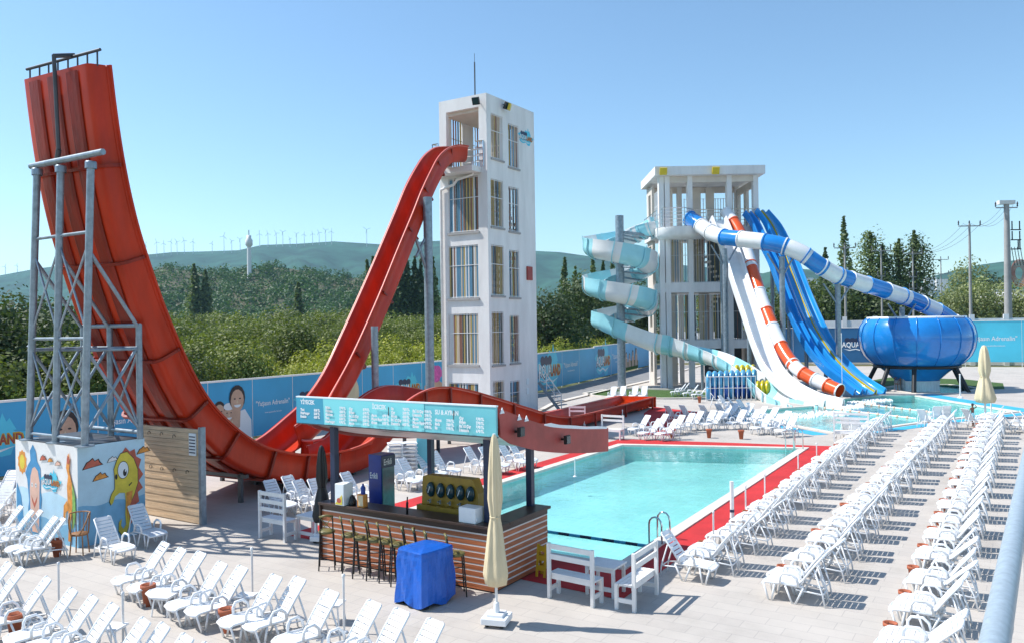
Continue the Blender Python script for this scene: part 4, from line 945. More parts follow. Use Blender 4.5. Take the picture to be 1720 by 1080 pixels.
for (u0, u1, z0_, z1_) in ((.9, 1.5, 11.35, 14.6), (2.9, 3.6, 11.35, 14.6), (4.0, 4.6, 11.35, 14.6), (5.7, 6.0, 11.35, 14.6), (3.4, 4.1, 3.35, 6.75), (.9, 1.9, 7.45, 10.75), (3.0, 3.8, 7.45, 10.75), (.9, 1.7, 3.35, 6.75), (.9, 1.7, 0, 2.75)):
    tb('wall_or_shade_panel', u0, u1, 2.6, 2.8, z0_, z1_, 'plaster2')
M['shadegrey'] = mat('painted_shade_grey', (.13, .15, .17), .85, var=.25, vs_=.8)  # grey that stands in for the shade inside the storeys
for (u0, u1, z0_, z1_) in ((3.9, 6.7, 0, 2.7), (4.7, 6.7, 3.4, 6.7), (4.2, 6.7, 7.5, 10.7), (2.5, 3.3, 3.4, 6.7)): tb('wall_or_shade_panel', u0, u1, 3.4, 3.55, z0_, z1_, 'shadegrey')  # dark sheets added in place of shade behind the slides
k = MB()
wallholes(k, t2(0, 2.9, 0), FH, 2.0, 14.8, [(.5, 1.5, z+.9, z+3.0) for z in (0, 3.4, 7.4, 11.3)], .2, -RH); k.build('side_wall', M['plaster2'], t2t)
k = MB()
wallholes(k, t2(7.1, .4, 0), FH, 4.6, 14.8, [(.6, 1.9, z+.6, z+3.0) for z in (3.4, 7.4, 11.3)]+[(2.6, 4.0, z+.6, z+3.0) for z in (3.4, 7.4, 11.3)], .2, RH); k.build('side_wall', M['plaster2'], t2t)
for i in range(7):                                     # storey grilles and the stair behind them
    u0, u1 = [(.8, 2.05), (2.4, 4.85), (5.2, 6.75)][i % 3]; z0_, z1_ = [(7.45, 10.6), (3.35, 6.6)][i//3 % 2]
    if i < 6: grille(t2t, t2(u0, .2, 0), RH, u1-u0, z0_, z1_, -FH, seed=100+i, step=.17, w=.045)
for z0_ in (11.35,):
    for u0, u1 in ((2.9, 4.6), (4.9, 6.8)): grille(t2t, t2(u0, DV2-.1, 0), RH, u1-u0, z0_, 14.2, -FH, False, step=.2, w=.05)
    grille(t2t, t2(.1, 1.0, 0), FH, 1.6, z0_, 14.2, -RH, False, step=.2, w=.05)
for i, z in enumerate((0, 3.4, 7.4)):
    k = MB()
    for s_ in range(10): k.frame(t2(2.6+(s_ if i % 2 else 9-s_)*.22, 1.2, z+.1+s_*.36), RH*.26, FH*1.1, V((0, 0, .14)))
    k.build('stairs', M['plaster2'], t2t)
railing(t2t, [t2(.1, -.2, 11.35), t2(.0, -1.2, 11.35), t2(1.5, -1.4, 11.35), t2(2.4, -.2, 11.35), t2(7.1, -.2, 11.35)], 1.25, 5, 'chrome', .03)
railing(t2t, [t2(-.2, -.2, 11.35), t2(-.2, DV2, 11.35)], 1.25, 4, 'chrome', .03)
for px in (1115, 1202): flood(t2t, t2(t2px(px), -.62, 15.3), -FH-V((0, 0, .4)), 'yellow' if 0 else 'gyel', .5)
# ================================================================ COLOURED SLIDES
def P3(L): return [at(x, y, d) for x, y, d in L]
def tubeslide(name, lab, L, R_, cols, bands, sups=(), n=6, open_end=True, ground=0, flange='steel'):
    """closed tube; bands = list of (fraction, colour index)"""
    P = spline(P3(L), n); t = thing(name, lab, 'water slide', tuple(V((P[-1].x, P[-1].y, 0)))); N = len(P)
    acc = [0]
    for i in range(1, N): acc.append(acc[-1]+(P[i]-P[i-1]).length)
    def col(i):
        f = acc[i]/acc[-1]; c = 0
        for b in bands:
            if f >= b[0]: c = b[1]
        return c
    k = MB(); k.path(P, R_, 20, 0, False, None, col); k.path(P, R_*.94, 20, 0, False, None, lambda i: col(i)); k.build('tube', [M[c] for c in cols], t)
    for b in list(bands)+[(1., 0)]:
        i = min(range(N), key=lambda j: abs(acc[j]/acc[-1]-b[0])); a = P[i]; tt = (P[min(i+1, N-1)]-P[max(i-1, 0)]).normalized()
        kk = MB(); u = tt.orthogonal().normalized(); w_ = tt.cross(u); ring = []
        for r_, o_ in ((R_*.99, -.04), (R_*1.09, -.04), (R_*1.09, .04), (R_*.99, .04)):
            ring.append([a+tt*o_+(u*cos(2*pi*q/20)+w_*sin(2*pi*q/20))*r_ for q in range(21)])
        kk.sheet(ring, 0, False); kk.build('joint_ring', M[cols[b[1]]], t)
    return t, P, acc
def post(par, top, r=.14, braces=(), zb=0):
    k = MB(); k.tube((top.x, top.y, zb), top, r, 12); k.build('support_pole', M['steel'], par)
    for q in braces: k = MB(); k.tube(top-V((0, 0, 1.3)), q, .06, 7); k.build('brace', M['steel'], par)
# spiral
sp = thing('spiral_slide', 'turquoise and white spiral slide winding round a grey pole beside the slide tower', 'water slide', tuple(G(1046, 650)))
SC = at(1043, 546, 58); SC = V((SC.x, SC.y, 0)); RS = 1.95
MBt = MB(); MBt.tube(SC, V((SC.x, SC.y, CH+(546-365)*58/CF)), .30, 20); MBt.build('centre_pole', M['steel'], sp)
def helix(z0, z1, a0, a1, n):
    return [(SC+(RH*cos(lerp(a0, a1, i/n))+FH*sin(lerp(a0, a1, i/n)))*RS+V((0, 0, lerp(z0, z1, i/n)))) for i in range(n+1)]
# starts at the tower (right, deck height), passes behind the pole, comes round the left and the front
zA = CH+(546-430)*56/CF
PITCH = 2.84
hel = helix(zA+PITCH*.75, zA-PITCH*2.25+.15, radians(0), radians(360*3), 90)  # 0deg = right, 90 = far side
lead = [t2(.2, .6, 11.55), t2(-.5, .7, 11.5), t2(-1.0, .7, 11.4)]
lead = [t2(.1, 1.2, 11.75), t2(-.6, 1.25, 11.6)]
PTS = spline(lead+[hel[4]+V((0, 0, .1))], 8)[:-1]+hel[6:]
tail = P3([(1098, 573, 56.3), (1130, 580, 55.6), (1165, 588, 54.6), (1200, 597, 53.2), (1232, 612, 51.4), (1262, 632, 49.4), (1288, 655, 47.4), (1312, 674, 45.6), (1342, 686, 43.8), (1352, 690, 43.2)])
hel_end = len(PTS)
cut = 72
PTS = spline(lead+[hel[4]+V((0, 0, .1))], 8)[:-1]+hel[6:cut]
tailS = spline([hel[cut-3], hel[cut-1]]+tail, 5)[6:]
PTS = PTS+tailS
def opensec(P, R_, rise=1.0, inner=None, n=14, start=None, end=None):
    """half-round trough cross-sections; rise(i)->(left extra, right extra) wall heights"""
    out = []
    for i, p in enumerate(P):
        t = (P[min(i+1, len(P)-1)]-P[max(i-1, 0)]).normalized(); l = t.cross(V((0, 0, 1))).normalized(); u = l.cross(t).normalized()
        eL, eR = rise(i) if callable(rise) else (rise, rise)
        q = [p-l*(R_+.04)+u*eL, p-l*R_+u*eL*.5]
        for j in range(n+1): a = pi+pi*j/n; q.append(p+l*R_*cos(a)+u*R_*sin(a))
        q += [p+l*R_+u*eR*.5, p+l*(R_+.04)+u*eR]; out.append(q)
    return out
NP = len(PTS)
hN = NP-len(tailS)
def rz(i):                                             # outer wall (right of travel for this helix) is taller
    f = 1.0 if i < hN+8 else max(.0, 1-(i-hN-8)/10)
    return (.22-.02*f, .30+.38*f)
SECS = opensec(PTS, .72, rz)
bandi = lambda i, k_=0: (1 if ((i+4)//4) % 2 else 0)
k = MB(); k.chan(SECS, .04, 0, lambda i, k_: bandi(i)); k.build('trough', [M['gwhite'], M['tqw']], sp)
for i in range(3, NP-4, 4):
    k = MB(); rows = [[p*1 for p in SECS[i]], ]
    t = (PTS[i+1]-PTS[i-1]).normalized(); c = V(SECS[i][9]); ring = []
    pts = [V(p) for p in SECS[i]]; cen = PTS[i]
    o1 = [p+(p-cen).normalized()*.10-t*.03 for p in pts]; o2 = [p+(p-cen).normalized()*.10+t*.03 for p in pts]; i1 = [p+(p-cen).normalized()*.03-t*.03 for p in pts]; i2 = [p+(p-cen).normalized()*.03+t*.03 for p in pts]
    k.sheet([i1, o1, o2, i2], 0, False); k.build('joint_flange', M['tqw'], sp)
    if i < hN: k = MB(); k.tube(V((SC.x, SC.y, cen.z-.5)), c-V((0, 0, .05)), .07, 7); k.build('bracket', M['steel'], sp)
for i in (hN+16, hN+26, hN+36):
    if i < NP: post(sp, PTS[i]-V((0, 0, .7)), .1)
# end lip of the spiral
def addposts(par, L):
    for px, y0, d in L:
        p = at(px, y0, d); post(par, p, .15)
# blue and white tube to the bowl
BC = at(1538, 546, 53.4); BC = V((BC.x, BC.y, 0)); BR = 3.72; BQ = .945
fr = lambda *a: a
tbl = [(1158, 367, 57.0), (1172, 376, 56.4), (1190, 389, 55.2), (1212, 398, 54), (1245, 402, 52.6), (1285, 407, 51.4), (1318, 414, 50.8), (1348, 427, 50.4), (1376, 446, 50.3), (1402, 461, 50.5), (1434, 472, 51), (1480, 486, 52), (1530, 503, 53.2), (1560, 516, 54), (1584, 528, 54.6), (1600, 540, 54.8)]
bt, BP, ac = tubeslide('blue_white_tube_slide', 'blue and white banded tube slide running from the tower to the big blue bowl', tbl, .53, ['gwhite', 'gblue'],
   [(0, 1), (.055, 0), (.115, 0), (.17, 1), (.235, 0), (.305, 1), (.365, 0), (.425, 1), (.48, 0), (.53, 1), (.57, 0), (.635, 1), (.71, 0), (.785, 1), (.865, 0), (.93, 1)])
for px, y0, d in ((1199, 418, 53.6), (1306, 432, 51), (1403, 478, 50.6), (1507, 516, 53)):
    p = at(px, y0, d); near = min(BP, key=lambda q: (q-p).length); post(bt, V((near.x, near.y, p.z)), .17, [near+RH*.9-V((0, 0, .5)), near-RH*.9-V((0, 0, .5))])
# bowl
bw = thing('bowl_slide', 'big glossy blue bowl on black legs with a funnel over a small pool', 'water slide', tuple(BC))
prof = [(2.95, 4.72), (3.10, 4.72), (3.32, 4.55), (3.58, 4.15), (3.70, 3.7), (BR, 3.3), (3.62, 2.75), (3.38, 2.25), (3.0, 1.85), (2.65, 1.62), (2.35, 1.42), (1.95, 1.12), (1.62, .82), (1.38, .6)]
prof = [(r_*BQ, z) for r_, z in prof]
k = MB(); k.lathe(BC, prof, 48); k.lathe(BC, [(r_*BQ, z) for r_, z in [(2.95, 4.70), (3.2, 4.4), (3.5, 3.7), (3.55, 3.1), (3.25, 2.3), (2.5, 1.8), (1.5, 1.5), (1.1, .7)]], 48); k.build('shell', M['gblue'], bw)
k = MB(); k.lathe(BC, [(2.74, 4.73), (2.74, 4.80), (2.97, 4.80), (2.99, 4.68)], 48); k.build('rim', M['gwhite'], bw)
k = MB(); k.lathe(BC, [(1.38, .62), (1.34, .2), (1.38, -.05)], 24); k.build('curtain', mat('pale_curtain', (.62, .70, .74), .6, var=.15, vs_=5, stretch=(3, 3, .3)), bw)
for i in range(16):
    a = 2*pi*i/16+.12; k = MB(); k.path([BC+V(((r_+.03)*cos(a), (r_+.03)*sin(a), z)) for r_, z in prof[1:10]], .032, 6); k.build('seam', M['gblue'], bw)
k = MB(); k.path([BC+V((2.56*cos(a), 2.56*sin(a), 1.55)) for a in [2*pi*i/32 for i in range(33)]], .10, 8); k.build('ring_beam', M['black'], bw)
for a in (-.95, .1, 1.25, 2.4, 3.55, 4.2):
    d_ = RH*cos(a)+FH*sin(a); k = MB(); k.tube(BC+d_*2.52+V((0, 0, 1.55)), BC+d_*3.45+V((0, 0, -.3)), .14, 8); k.build('leg', M['black'], bw)
d_ = (RH*.96+FH*.05).normalized(); k = MB()
k.lathe(BC+d_*3.25+V((0, 0, 3.1)), [(0, 1.05), (.35, .95), (.55, .6), (.62, 0), (.55, -.6), (.3, -.95), (0, -1.05)], 18); k.build('side_pod', M['gblue'], bw)
# white two-lane open slide
def multilane(name, lab, Lc, w, lanes, cols, wall=.42, n=6, sup=()):
    """open slide given by its centre line; flat floor with raised dividers. cols: floor, wall, divider colours per lane"""
    P = spline(P3(Lc), n); t = thing(name, lab, 'water slide', (P[-1].x, P[-1].y, 0)); secs = []
    for i, p in enumerate(P):
        tt = (P[min(i+1, len(P)-1)]-P[max(i-1, 0)]); tt = tt.normalized(); l = tt.cross(V((0, 0, 1))).normalized(); u = l.cross(tt).normalized(); secs.append((p, l, u, tt))
    lw = w/lanes
    for ln in range(lanes):
        x0 = -w/2+ln*lw; rows = []
        for p, l, u, tt in secs:
            q = [(x0+.02, wall*.9), (x0+.05, .12), (x0+.14, .02), (x0+lw*.5, 0), (x0+lw-.14, .02), (x0+lw-.05, .12), (x0+lw-.02, wall*.9)]
            rows.append([p+l*a+u*b for a, b in q])
        k = MB(); k.chan(rows, .05); k.build('lane', M[cols['floor']], t)
    for j in range(lanes+1):
        x0 = -w/2+j*lw; edge = j in (0, lanes); hh = wall*(1.0 if edge else .75); k = MB(); rows = []
        ww = .07 if edge else .10
        for p, l, u, tt in secs: rows.append([p+l*(x0-ww)-u*.05, p+l*(x0-ww)+u*hh, p+l*x0+u*(hh+.05), p+l*(x0+ww)+u*hh, p+l*(x0+ww)-u*.02])
        k.sheet(rows, 0, False); k.sheet([rows[0], [rows[0][2]]*5], 0, False); k.sheet([rows[-1], [rows[-1][2]]*5], 0, False); k.build('side_wall' if edge else 'lane_divider', M[cols['wall'] if edge else cols['div']], t)
    for px, d in sup:
        pp = min(P, key=lambda q: abs(q.x-at(px, 546, d).x)); post(t, pp-V((0, 0, .1)), .12)
    return t, P
wt, WP = multilane('white_open_slide', 'white two-lane open slide running steeply down from the tower', [(1204, 372, 56.6), (1216, 402, 55.6), (1230, 440, 54.4), (1246, 490, 52.8), (1263, 540, 51.2), (1280, 590, 49.6), (1298, 628, 48.2), (1325, 655, 46.8), (1360, 674, 45.2), (1392, 683, 44.2), (1400, 687, 43.8)], 1.05, 1, {'floor': 'gwhite', 'wall': 'gwhite', 'div': 'gwhite'}, .5)
for px, y0, d in ((1209, 385, 54.9), (1256, 520, 52.2), (1296, 610, 49.5)): p = at(px, y0, d); near = min(WP, key=lambda q: abs(q.z-p.z)); post(wt, near-V((0, 0, .15)), .13)
rt, RP, _ = tubeslide('red_white_tube_slide', 'orange-red and white banded tube slide with its dark round mouth at the pool', [(1219, 356, 57.2), (1231, 372, 56.6), (1243, 392, 55.8), (1255, 425, 54.8), (1267, 465, 53.4), (1284, 515, 51.6), (1300, 555, 50.2), (1318, 592, 48.8), (1338, 618, 47.6), (1360, 633, 46.8), (1385, 645, 46.0), (1410, 656, 45.2)], .40,
   ['gwhite', 'gred2'], [(0, 0), (.055, 1), (.165, 0), (.30, 1), (.425, 0), (.53, 1), (.60, 0), (.70, 1), (.80, 0), (.855, 1), (.90, 0), (.95, 1)])
for px, d in ((1290, 51.5), (1330, 48.2), (1372, 46.5)):
    q = min(RP, key=lambda q: abs((q-CP).dot(_f)-d)); post(rt, q-V((0, 0, .5)), .13)
lt, LP = multilane('blue_lane_slide', 'left sky-blue racing slide lane descending beside the yellow-striped one', [(1252, 362, 57.5), (1266, 380, 56.8), (1280, 410, 55.8), (1300, 450, 54.6), (1318, 500, 53.2), (1340, 552, 51.6), (1362, 592, 50.4), (1390, 625, 49.2), (1418, 646, 48.2), (1440, 663, 47.2)], .50, 1, {'floor': 'gsky', 'wall': 'gblue', 'div': 'gblue'}, .38)
yt, YP = multilane('blue_yellow_slide', 'sky-blue racing slide with a yellow divider down its length', [(1277, 358, 57.8), (1296, 382, 57.0), (1314, 420, 56.0), (1328, 455, 55.0), (1346, 502, 53.6), (1370, 556, 51.8), (1395, 596, 50.6), (1424, 628, 49.4), (1452, 650, 48.3), (1470, 662, 47.4)], 1.25, 2, {'floor': 'gsky', 'wall': 'gsky', 'div': 'gyel'}, .34)
for T_, PP in ((lt, LP), (yt, YP)):
    for z in (8.5, 5.5, 3.0): q = min(PP, key=lambda q: abs(q.z-z)); post(T_, q-V((0, 0, .1)), .12)
for (x, y, d, cc) in ((1305, 0, 0, 0),): pass
# ================================================================ POOLSIDE BAR
BX, BXR, BYF, BYB, BH = -11.86, -7.76, 11.5, 13.35, 1.15
bar = thing('poolside_bar', 'red-brown slatted poolside bar with dark counter, navy posts and a long turquoise menu board', 'bar', ((BX+BXR)/2, 12.4, 0))
def cladding(name, o, u, L, n):
    k = MB(); o, u, n = V(o), V(u), V(n)
    k.frame(o-n*.06, u*L, n*.03, V((0, 0, BH-.06)), 1)
    z = .03; i = 0
    while z < BH-.17: k.frame(o-n*.03+V((0, 0, z)), u*L, n*.03, V((0, 0, .078)), 0); k.frame(o-n*.03+V((0, 0, z+.079)), u*L, n*.026, V((0, 0, .027)), 2); z += .108; i += 1
    k.frame(o-n*.03+V((0, 0, z)), u*L, n*.035, V((0, 0, BH-.05-z)), 1)
    return k.build(name, [M['wood'], M['woodd'], mat('slat_gap_'+name, (.72, .66, .62), .5)], bar)
cladding('front_cladding', (BX, BYF, 0), (1, 0, 0), BXR-BX, (0, -1, 0))
cladding('side_cladding', (BXR, BYF+.005, 0), (0, 1, 0), BYB-BYF, (1, 0, 0))
k = MB(); k.bbox((BX-.05, BYF-.07, BH-.05), (BXR+.07, BYF+.42, BH)); k.build('counter_top', M['woodd'], bar, .008)
k = MB(); k.bbox((BXR-.38, BYF+.423, BH-.05), (BXR+.07, BYB+.03, BH)); k.build('counter_top', M['woodd'], bar, .008)
k = MB(); k.bbox((BX, BYF+.10, .0), (BXR-.1, BYF+.14, BH-.06)); k.bbox((BX-.03, BYF-.05, 0), (BX-.001, BYF+.4, BH-.055)); k.build('inner_panel', M['woodd'], bar)
for p in ((-11.62, 11.62), (-8.02, 11.75), (-8.05, 13.22), (-11.55, 14.6)):
    k = MB(); k.bbox((p[0]-.06, p[1]-.06, 0 if p[1] > 14 else BH), (p[0]+.06, p[1]+.06, 2.75-(p[1]-11)*.18)); k.build('roof_post', M['navy'], bar)
XR, XL, YB_ = -7.40, -11.98, 11.05
def fz(L): return [(q.y, q.z) for q in (onX(x, y, XR) for x, y in L)]
ftop = fz([(834, 685), (850, 691), (868, 698), (890, 706), (915, 713.5), (945, 717), (980, 718.5), (1019, 718)])
fbot = fz([(838, 733), (856, 745), (878, 751), (904, 757), (925, 759), (949, 760.5), (986, 760), (1019, 757)])
rows_t = ftop; rows_b = fbot
for nm, x in (('fascia', XR), ('fascia', XL)):
    k = MB(); P = [(x, y, z) for y, z in ftop]+[(x, y, z) for y, z in fbot[::-1]]; k.prism(P, (.04 if x == XR else -.04, 0, 0)); k.build(nm, M['pred'], bar)
k = MB(); 
def mid(f): return [(y, z) for y, z in f]
ys = [lerp(YB_, ftop[-1][0], i/14) for i in range(15)]
top = [interp(y, ftop)-.10 for y in ys]; bot = [interp(y, fbot)+.06 for y in ys]
k.sheet([[(XL+.01, y, z), (XR-.01, y, z)] for y, z in zip(ys, top)], 0, True); k.build('roof_sheet', M['steel'], bar)
M['under'] = mat('roof_underside', (.52, .50, .48), .35, .3, var=.3, vs_=1.2, bump=.4, bs=3, stretch=(.3, 3, 1))
k = MB(); k.sheet([[(XL+.01, y, z), (XR-.01, y, z)] for y, z in zip(ys, bot)], 0, True); k.build('roof_underside', M['under'], bar)
k = MB(); k.frame((XL, ftop[-1][0], fbot[-1][1]), (XR-XL, 0, 0), (0, .04, 0), (0, 0, ftop[-1][1]-fbot[-1][1])); k.build('fascia', M['pred'], bar)
for x, y in ((944, 737), (866, 724)):
    q = onX(x, y, XR+.05); flood(bar, q+V((.08, 0, 0)), (1, 0, 0), 'black', .16)
k = MB(); r_ = random.Random(4)                       # torn white flashing along the roof edge
for (x, y) in ((843, 691), (872, 702), (884, 704)): q = onX(x, y, XR+.045); k.prism([(q.x, q.y-.07, q.z-.03), (q.x, q.y+.07, q.z-.03), (q.x, q.y, q.z+.07)], (.01, 0, 0))
P = [onX(x, y, XR+.045) for x, y in [(914, 712), (925, 710), (940, 713), (965, 714), (985, 716), (1005, 715), (1019, 716), (1019, 719.5), (980, 720), (945, 718.5), (925, 716.5), (914, 714)]]
k.prism([tuple(p) for p in P], (.012, 0, 0)); k.build('torn_flashing', M['bwhite'], bar)
# menu board
bl, br_ = onY(504.7, 666.2, YB_), onY(833.3, 684.6, YB_); z0_, z1_ = 2.775, 3.265
x0_, x1_ = XL-.02, XR+.06
mb = MB(); mb.bbox((x0_, YB_-.05, z0_), (x1_, YB_, z1_), 0); mb.bbox((x0_-.01, YB_-.06, z1_+.001), (x1_+.01, YB_+.01, z1_+.025), 1); mb.bbox((x0_-.01, YB_-.06, z0_-.02), (x1_+.01, YB_+.01, z0_-.001), 2)
A = Art((x0_, YB_-.05, z0_), (1, 0, 0), (0, 0, 1), (0, -1, 0), mb); Wd_ = x1_-x0_
A.poly([(0, 0), (Wd_*.68, 0), (Wd_*.68, .49), (0, .49)], 3); A.poly([(0, 0), (.75, 0), (.72, .49), (0, .49)], 4)
items = ['Tost', 'Hamburger', 'Sandviç', 'Kumru', 'Patates', 'Salata', 'Makarna', 'Gözleme']; drinks = ['Çay', 'Kahve', 'Soğuk Çay', 'Limonata', 'Ayran', 'Meyve Suyu', 'Gazoz', 'Soda', 'Su']
r_ = random.Random(2)
def col(x, w, y, n, L, s=.062):
    for i in range(n):
        A.text(L[(i+int(x*7)) % len(L)], x, y-i*.066, s, 1, 'LEFT', .006, .85); A.text('%d,%d0 TL' % (r_.randrange(2, 9), r_.choice((0, 5))), x+w, y-i*.066, s, 1, 'RIGHT', .006, .8)
A.text('YİYECEK', .12, .37, .11, 1, 'LEFT', .004, .85); col(.12, .52, .24, 3, items); col(.80, .52, .31, 5, items); col(1.42, .50, .31, 5, drinks)
A.text('İÇECEK', 2.0, .36, .11, 1, 'LEFT', .004, .85); col(1.98, .42, .22, 3, drinks); col(2.46, .42, .36, 5, drinks); col(2.96, .42, .34, 5, drinks); 
A.text('SU & AYRAN', 3.46, .33, .11, 1, 'LEFT', .004, .80); col(3.46, .40, .21, 3, drinks); col(3.98, .50, .27, 4, drinks)
for x in (2.42, 3.86): A.poly([(x, .26), (x+.02, .26), (x+.028, .40), (x+.005, .42)], 2)
mb.build('menu_board', [M['cloth'], M['bwhite'], M['dgrey'], mat('menu_light', (.22, .68, .72), .4), mat('menu_left', (.05, .33, .48), .4)], bar)
# drinks machine on the counter
dm = thing('drinks_machine', 'mustard yellow drinks dispenser with a row of five dark round tanks, on the bar counter', 'dispenser', (-9.3, 12.2, BH))
Yd = 12.15
P = [onY(x, y, Yd) for x, y in ((708, 868), (710, 799), (716, 797), (794, 805), (803, 829), (803, 872))]
k = MB(); k.prism([(p.x, Yd, max(p.z, BH-.35)) for p in P], (0, .22, 0)); k.build('housing', M['must'], dm)
for i in range(5):
    c = onY(724+i*16.6, 821+i*2.0, Yd-.02)
    k = MB(); k.lathe((0, 0, 0), [(0, .06), (.075, .055), (.092, .02), (.092, 0)], 20); k.v = [(c.x+x*.98, c.y-z, c.z+y*1.55) for x, y, z in k.v]; d_ = k.build('tank', M['glass'], dm)
    k = MB(); k.bar((c.x-.02, c.y-.07, c.z-.05), (c.x+.03, c.y-.07, c.z+.07), .012, .01); k.build('paddle', M['bwhite'], d_)
    k = MB(); k.tube((c.x, c.y-.03, c.z-.18), (c.x, c.y-.03, c.z-.25), .02, 7); k.tube((c.x, c.y-.02, c.z-.2), (c.x, c.y-.11, c.z-.2), .012, 6); k.build('tap', M['steel'], dm)
    k = MB(); k.lathe((c.x, c.y-.04, c.z-.40), [(.001, 0), (.055, 0), (.065, .12), (.06, .12)], 10); k.build('cup', M['must'], dm)
k = MB(); k.bbox((P[0].x-.01, Yd-.13, BH-.05), (P[-1].x+.01, Yd-.001, BH+.06)); k.bbox((P[0].x, Yd-.02, BH-.5), (P[-1].x, Yd+.2, BH-.051)); k.build('drip_tray', M['must'], dm)
def at_counter(px, py, z=BH): return G(px, py, z)
c = at_counter(790, 876); k = MB(); k.bbox((c.x-.18, c.y-.1, BH), (c.x+.18, c.y+.16, BH+.27)); tag(k.build('white_box', M['white'], None, .008), 'small plain white box standing on the bar counter by the drinks dispenser', 'box')
def cupf(px, py, lab, col_='white'):
    c = at_counter(px, py); k = MB(); k.lathe((c.x, c.y, BH), [(.001, .005), (.028, 0), (.036, .10), (.034, .10), (.026, .01)], 12); tag(k.build('cup', M[col_]), lab, 'cup')
cupf(799, 879, 'small white cup on the counter in front of the plain white box')
c = at_counter(684, 862); t = thing('beer_tap', 'slim black curved tap rising from the middle of the bar counter', 'tap', (c.x, c.y, BH)); k = MB(); k.path([(c.x, c.y, BH), (c.x, c.y, BH+.16), (c.x+.02, c.y-.02, BH+.21), (c.x+.05, c.y-.05, BH+.2)], .022, 8); k.build('column', M['black'], t); k = MB(); k.tube((c.x, c.y, BH+.2), (c.x+.01, c.y, BH+.31), .013, 7); k.build('handle', M['black'], t)
c = at_counter(570, 848); t = thing('mini_fridge', 'small white counter fridge with red and yellow sun emblem, beside the left navy post', 'fridge', (c.x, c.y, BH))
k = MB(); k.bbox((c.x-.10, c.y-.02, BH), (c.x+.14, c.y+.24, BH+.42)); k.build('body', M['bwhite'], t, .012)
k = MB(); A = Art((c.x-.10, c.y-.022, BH), (1, 0, 0), (0, 0, 1), (0, -1, 0), k); A.poly([(0.01, .02), (.2, .02), (.2, .22), (.08, .1)], 0); A.poly(ell(.12, .10, .06, .05), 1); k.build('emblem', [M['myel'], M['mrd']], t)
c = at_counter(592, 848); t = thing('kettle', 'black kettle on the bar counter right of the small white fridge', 'kettle', (c.x, c.y, BH)); k = MB(); k.lathe((c.x, c.y, BH), [(0, 0), (.07, 0), (.075, .06), (.05, .17), (.015, .2), (0, .2)], 14); k.build('body', M['black'], t); k = MB(); k.path([(c.x+.05, c.y, BH+.05), (c.x+.11, c.y, BH+.10), (c.x+.05, c.y, BH+.17)], .01, 6); k.build('handle', M['black'], t)
c = at_counter(609, 850); t = thing('straw_dispenser', 'orange and cream dispenser with a blue bottle on the bar counter beside the water fridge', 'dispenser', (c.x, c.y, BH)); k = MB(); k.bbox((c.x-.08, c.y-.06, BH), (c.x+.08, c.y+.06, BH+.24)); k.build('case', M['mor'], t); k = MB(); k.bbox((c.x-.05, c.y-.065, BH+.02), (c.x+.07, c.y-.061, BH+.22)); k.build('front', M['beige'], t); k = MB(); k.lathe((c.x+.02, c.y, BH+.24), [(.045, 0), (.05, .12), (.02, .17), (.02, .2), (0, .2)], 12); k.build('bottle', M['fblue'], t)
# water fridge behind the bar
fc = at(637, 546, 16.4); t = thing('water_fridge', 'tall blue bottled-water fridge with glass door, standing behind the bar', 'fridge', (fc.x, fc.y, 0)); fw, fd = .34, .40; hz = CH-(764-549)*16.4/CF
k = MB(); k.bbox((fc.x-fw, fc.y, 0), (fc.x, fc.y+fd, hz)); k.build('cabinet', M['fblue'], t)
k = MB(); k.bbox((fc.x+.002, fc.y+.02, .15), (fc.x+.02, fc.y+fd-.02, hz-.26)); k.build('glass_door', M['teal'], t)
k = MB(); k.bbox((fc.x+.002, fc.y, hz-.25), (fc.x+.03, fc.y+fd, hz-.02)); hd = k.build('header', M['navy'], t)
k = MB(); v, f = text_mesh('Erikli', .17, (fc.x+.033, fc.y+.04, hz-.20), (0, 1, 0), (0, 0, 1), 'LEFT', .003, .72); k.add(v, f); k.build('lettering', M['bwhite'], hd)
k = MB(); v, f = text_mesh('Erikli', .17, (fc.x-fw+.03, fc.y-.003, hz-.48), (1, 0, 0), (0, 0, 1), 'LEFT', .003, .62); k.add(v, f); k.prism([(fc.x-fw, fc.y-.002, .6), (fc.x, fc.y-.002, .3), (fc.x, fc.y-.002, .35), (fc.x-fw, fc.y-.002, .95)], (0, -.002, 0)); k.build('lettering', M['bwhite'], t)
# stools
def make_stool():
    t = thing('bar_stool', 'x', 'stool', (0, 0, 0), 'bar stools along the counter'); k = MB()
    k.lathe((0, 0, .70), [(0, .03), (.15, .03), (.165, .01), (.15, -.02), (0, -.02)], 16); k.build('seat', M['olive'], t)
    for sx in (-1, 1):
        k = MB(); k.tube((sx*.12, -.12, .70), (sx*.15, -.16, 0), .014, 6); k.path([(sx*.12, -.12, .70), (sx*.12, -.145, .9), (sx*.11, -.17, 1.03)], .014, 6); k.build('leg', M['black'], t)
        k = MB(); k.tube((sx*.12, .12, .70), (sx*.15, .16, 0), .014, 6); k.build('leg', M['black'], t)
    k = MB(); c = [(-.14, -.15), (.14, -.15), (.14, .15), (-.14, .15)]
    for z, f in ((.25, 1.), (.5, .92)):
        for i in range(4): a, b = c[i], c[(i+1) % 4]; k.tube((a[0]*f, a[1]*f, z), (b[0]*f, b[1]*f, z), .009, 5)
    k.build('stretcher', M['black'], t)
    k = MB(); k.path([(-.13, -.165, 1.02), (0, -.185, 1.05), (.13, -.165, 1.02)], .022, 7); k.tube((-.12, -.13, .74), (.11, -.17, 1.0), .009, 5); k.tube((.12, -.13, .74), (-.11, -.17, 1.0), .009, 5); k.build('backrest', M['olive'], t)
    return t
M['olive'] = mat('olive_wood', (.17, .15, .05), .45, var=.2, vs_=6)
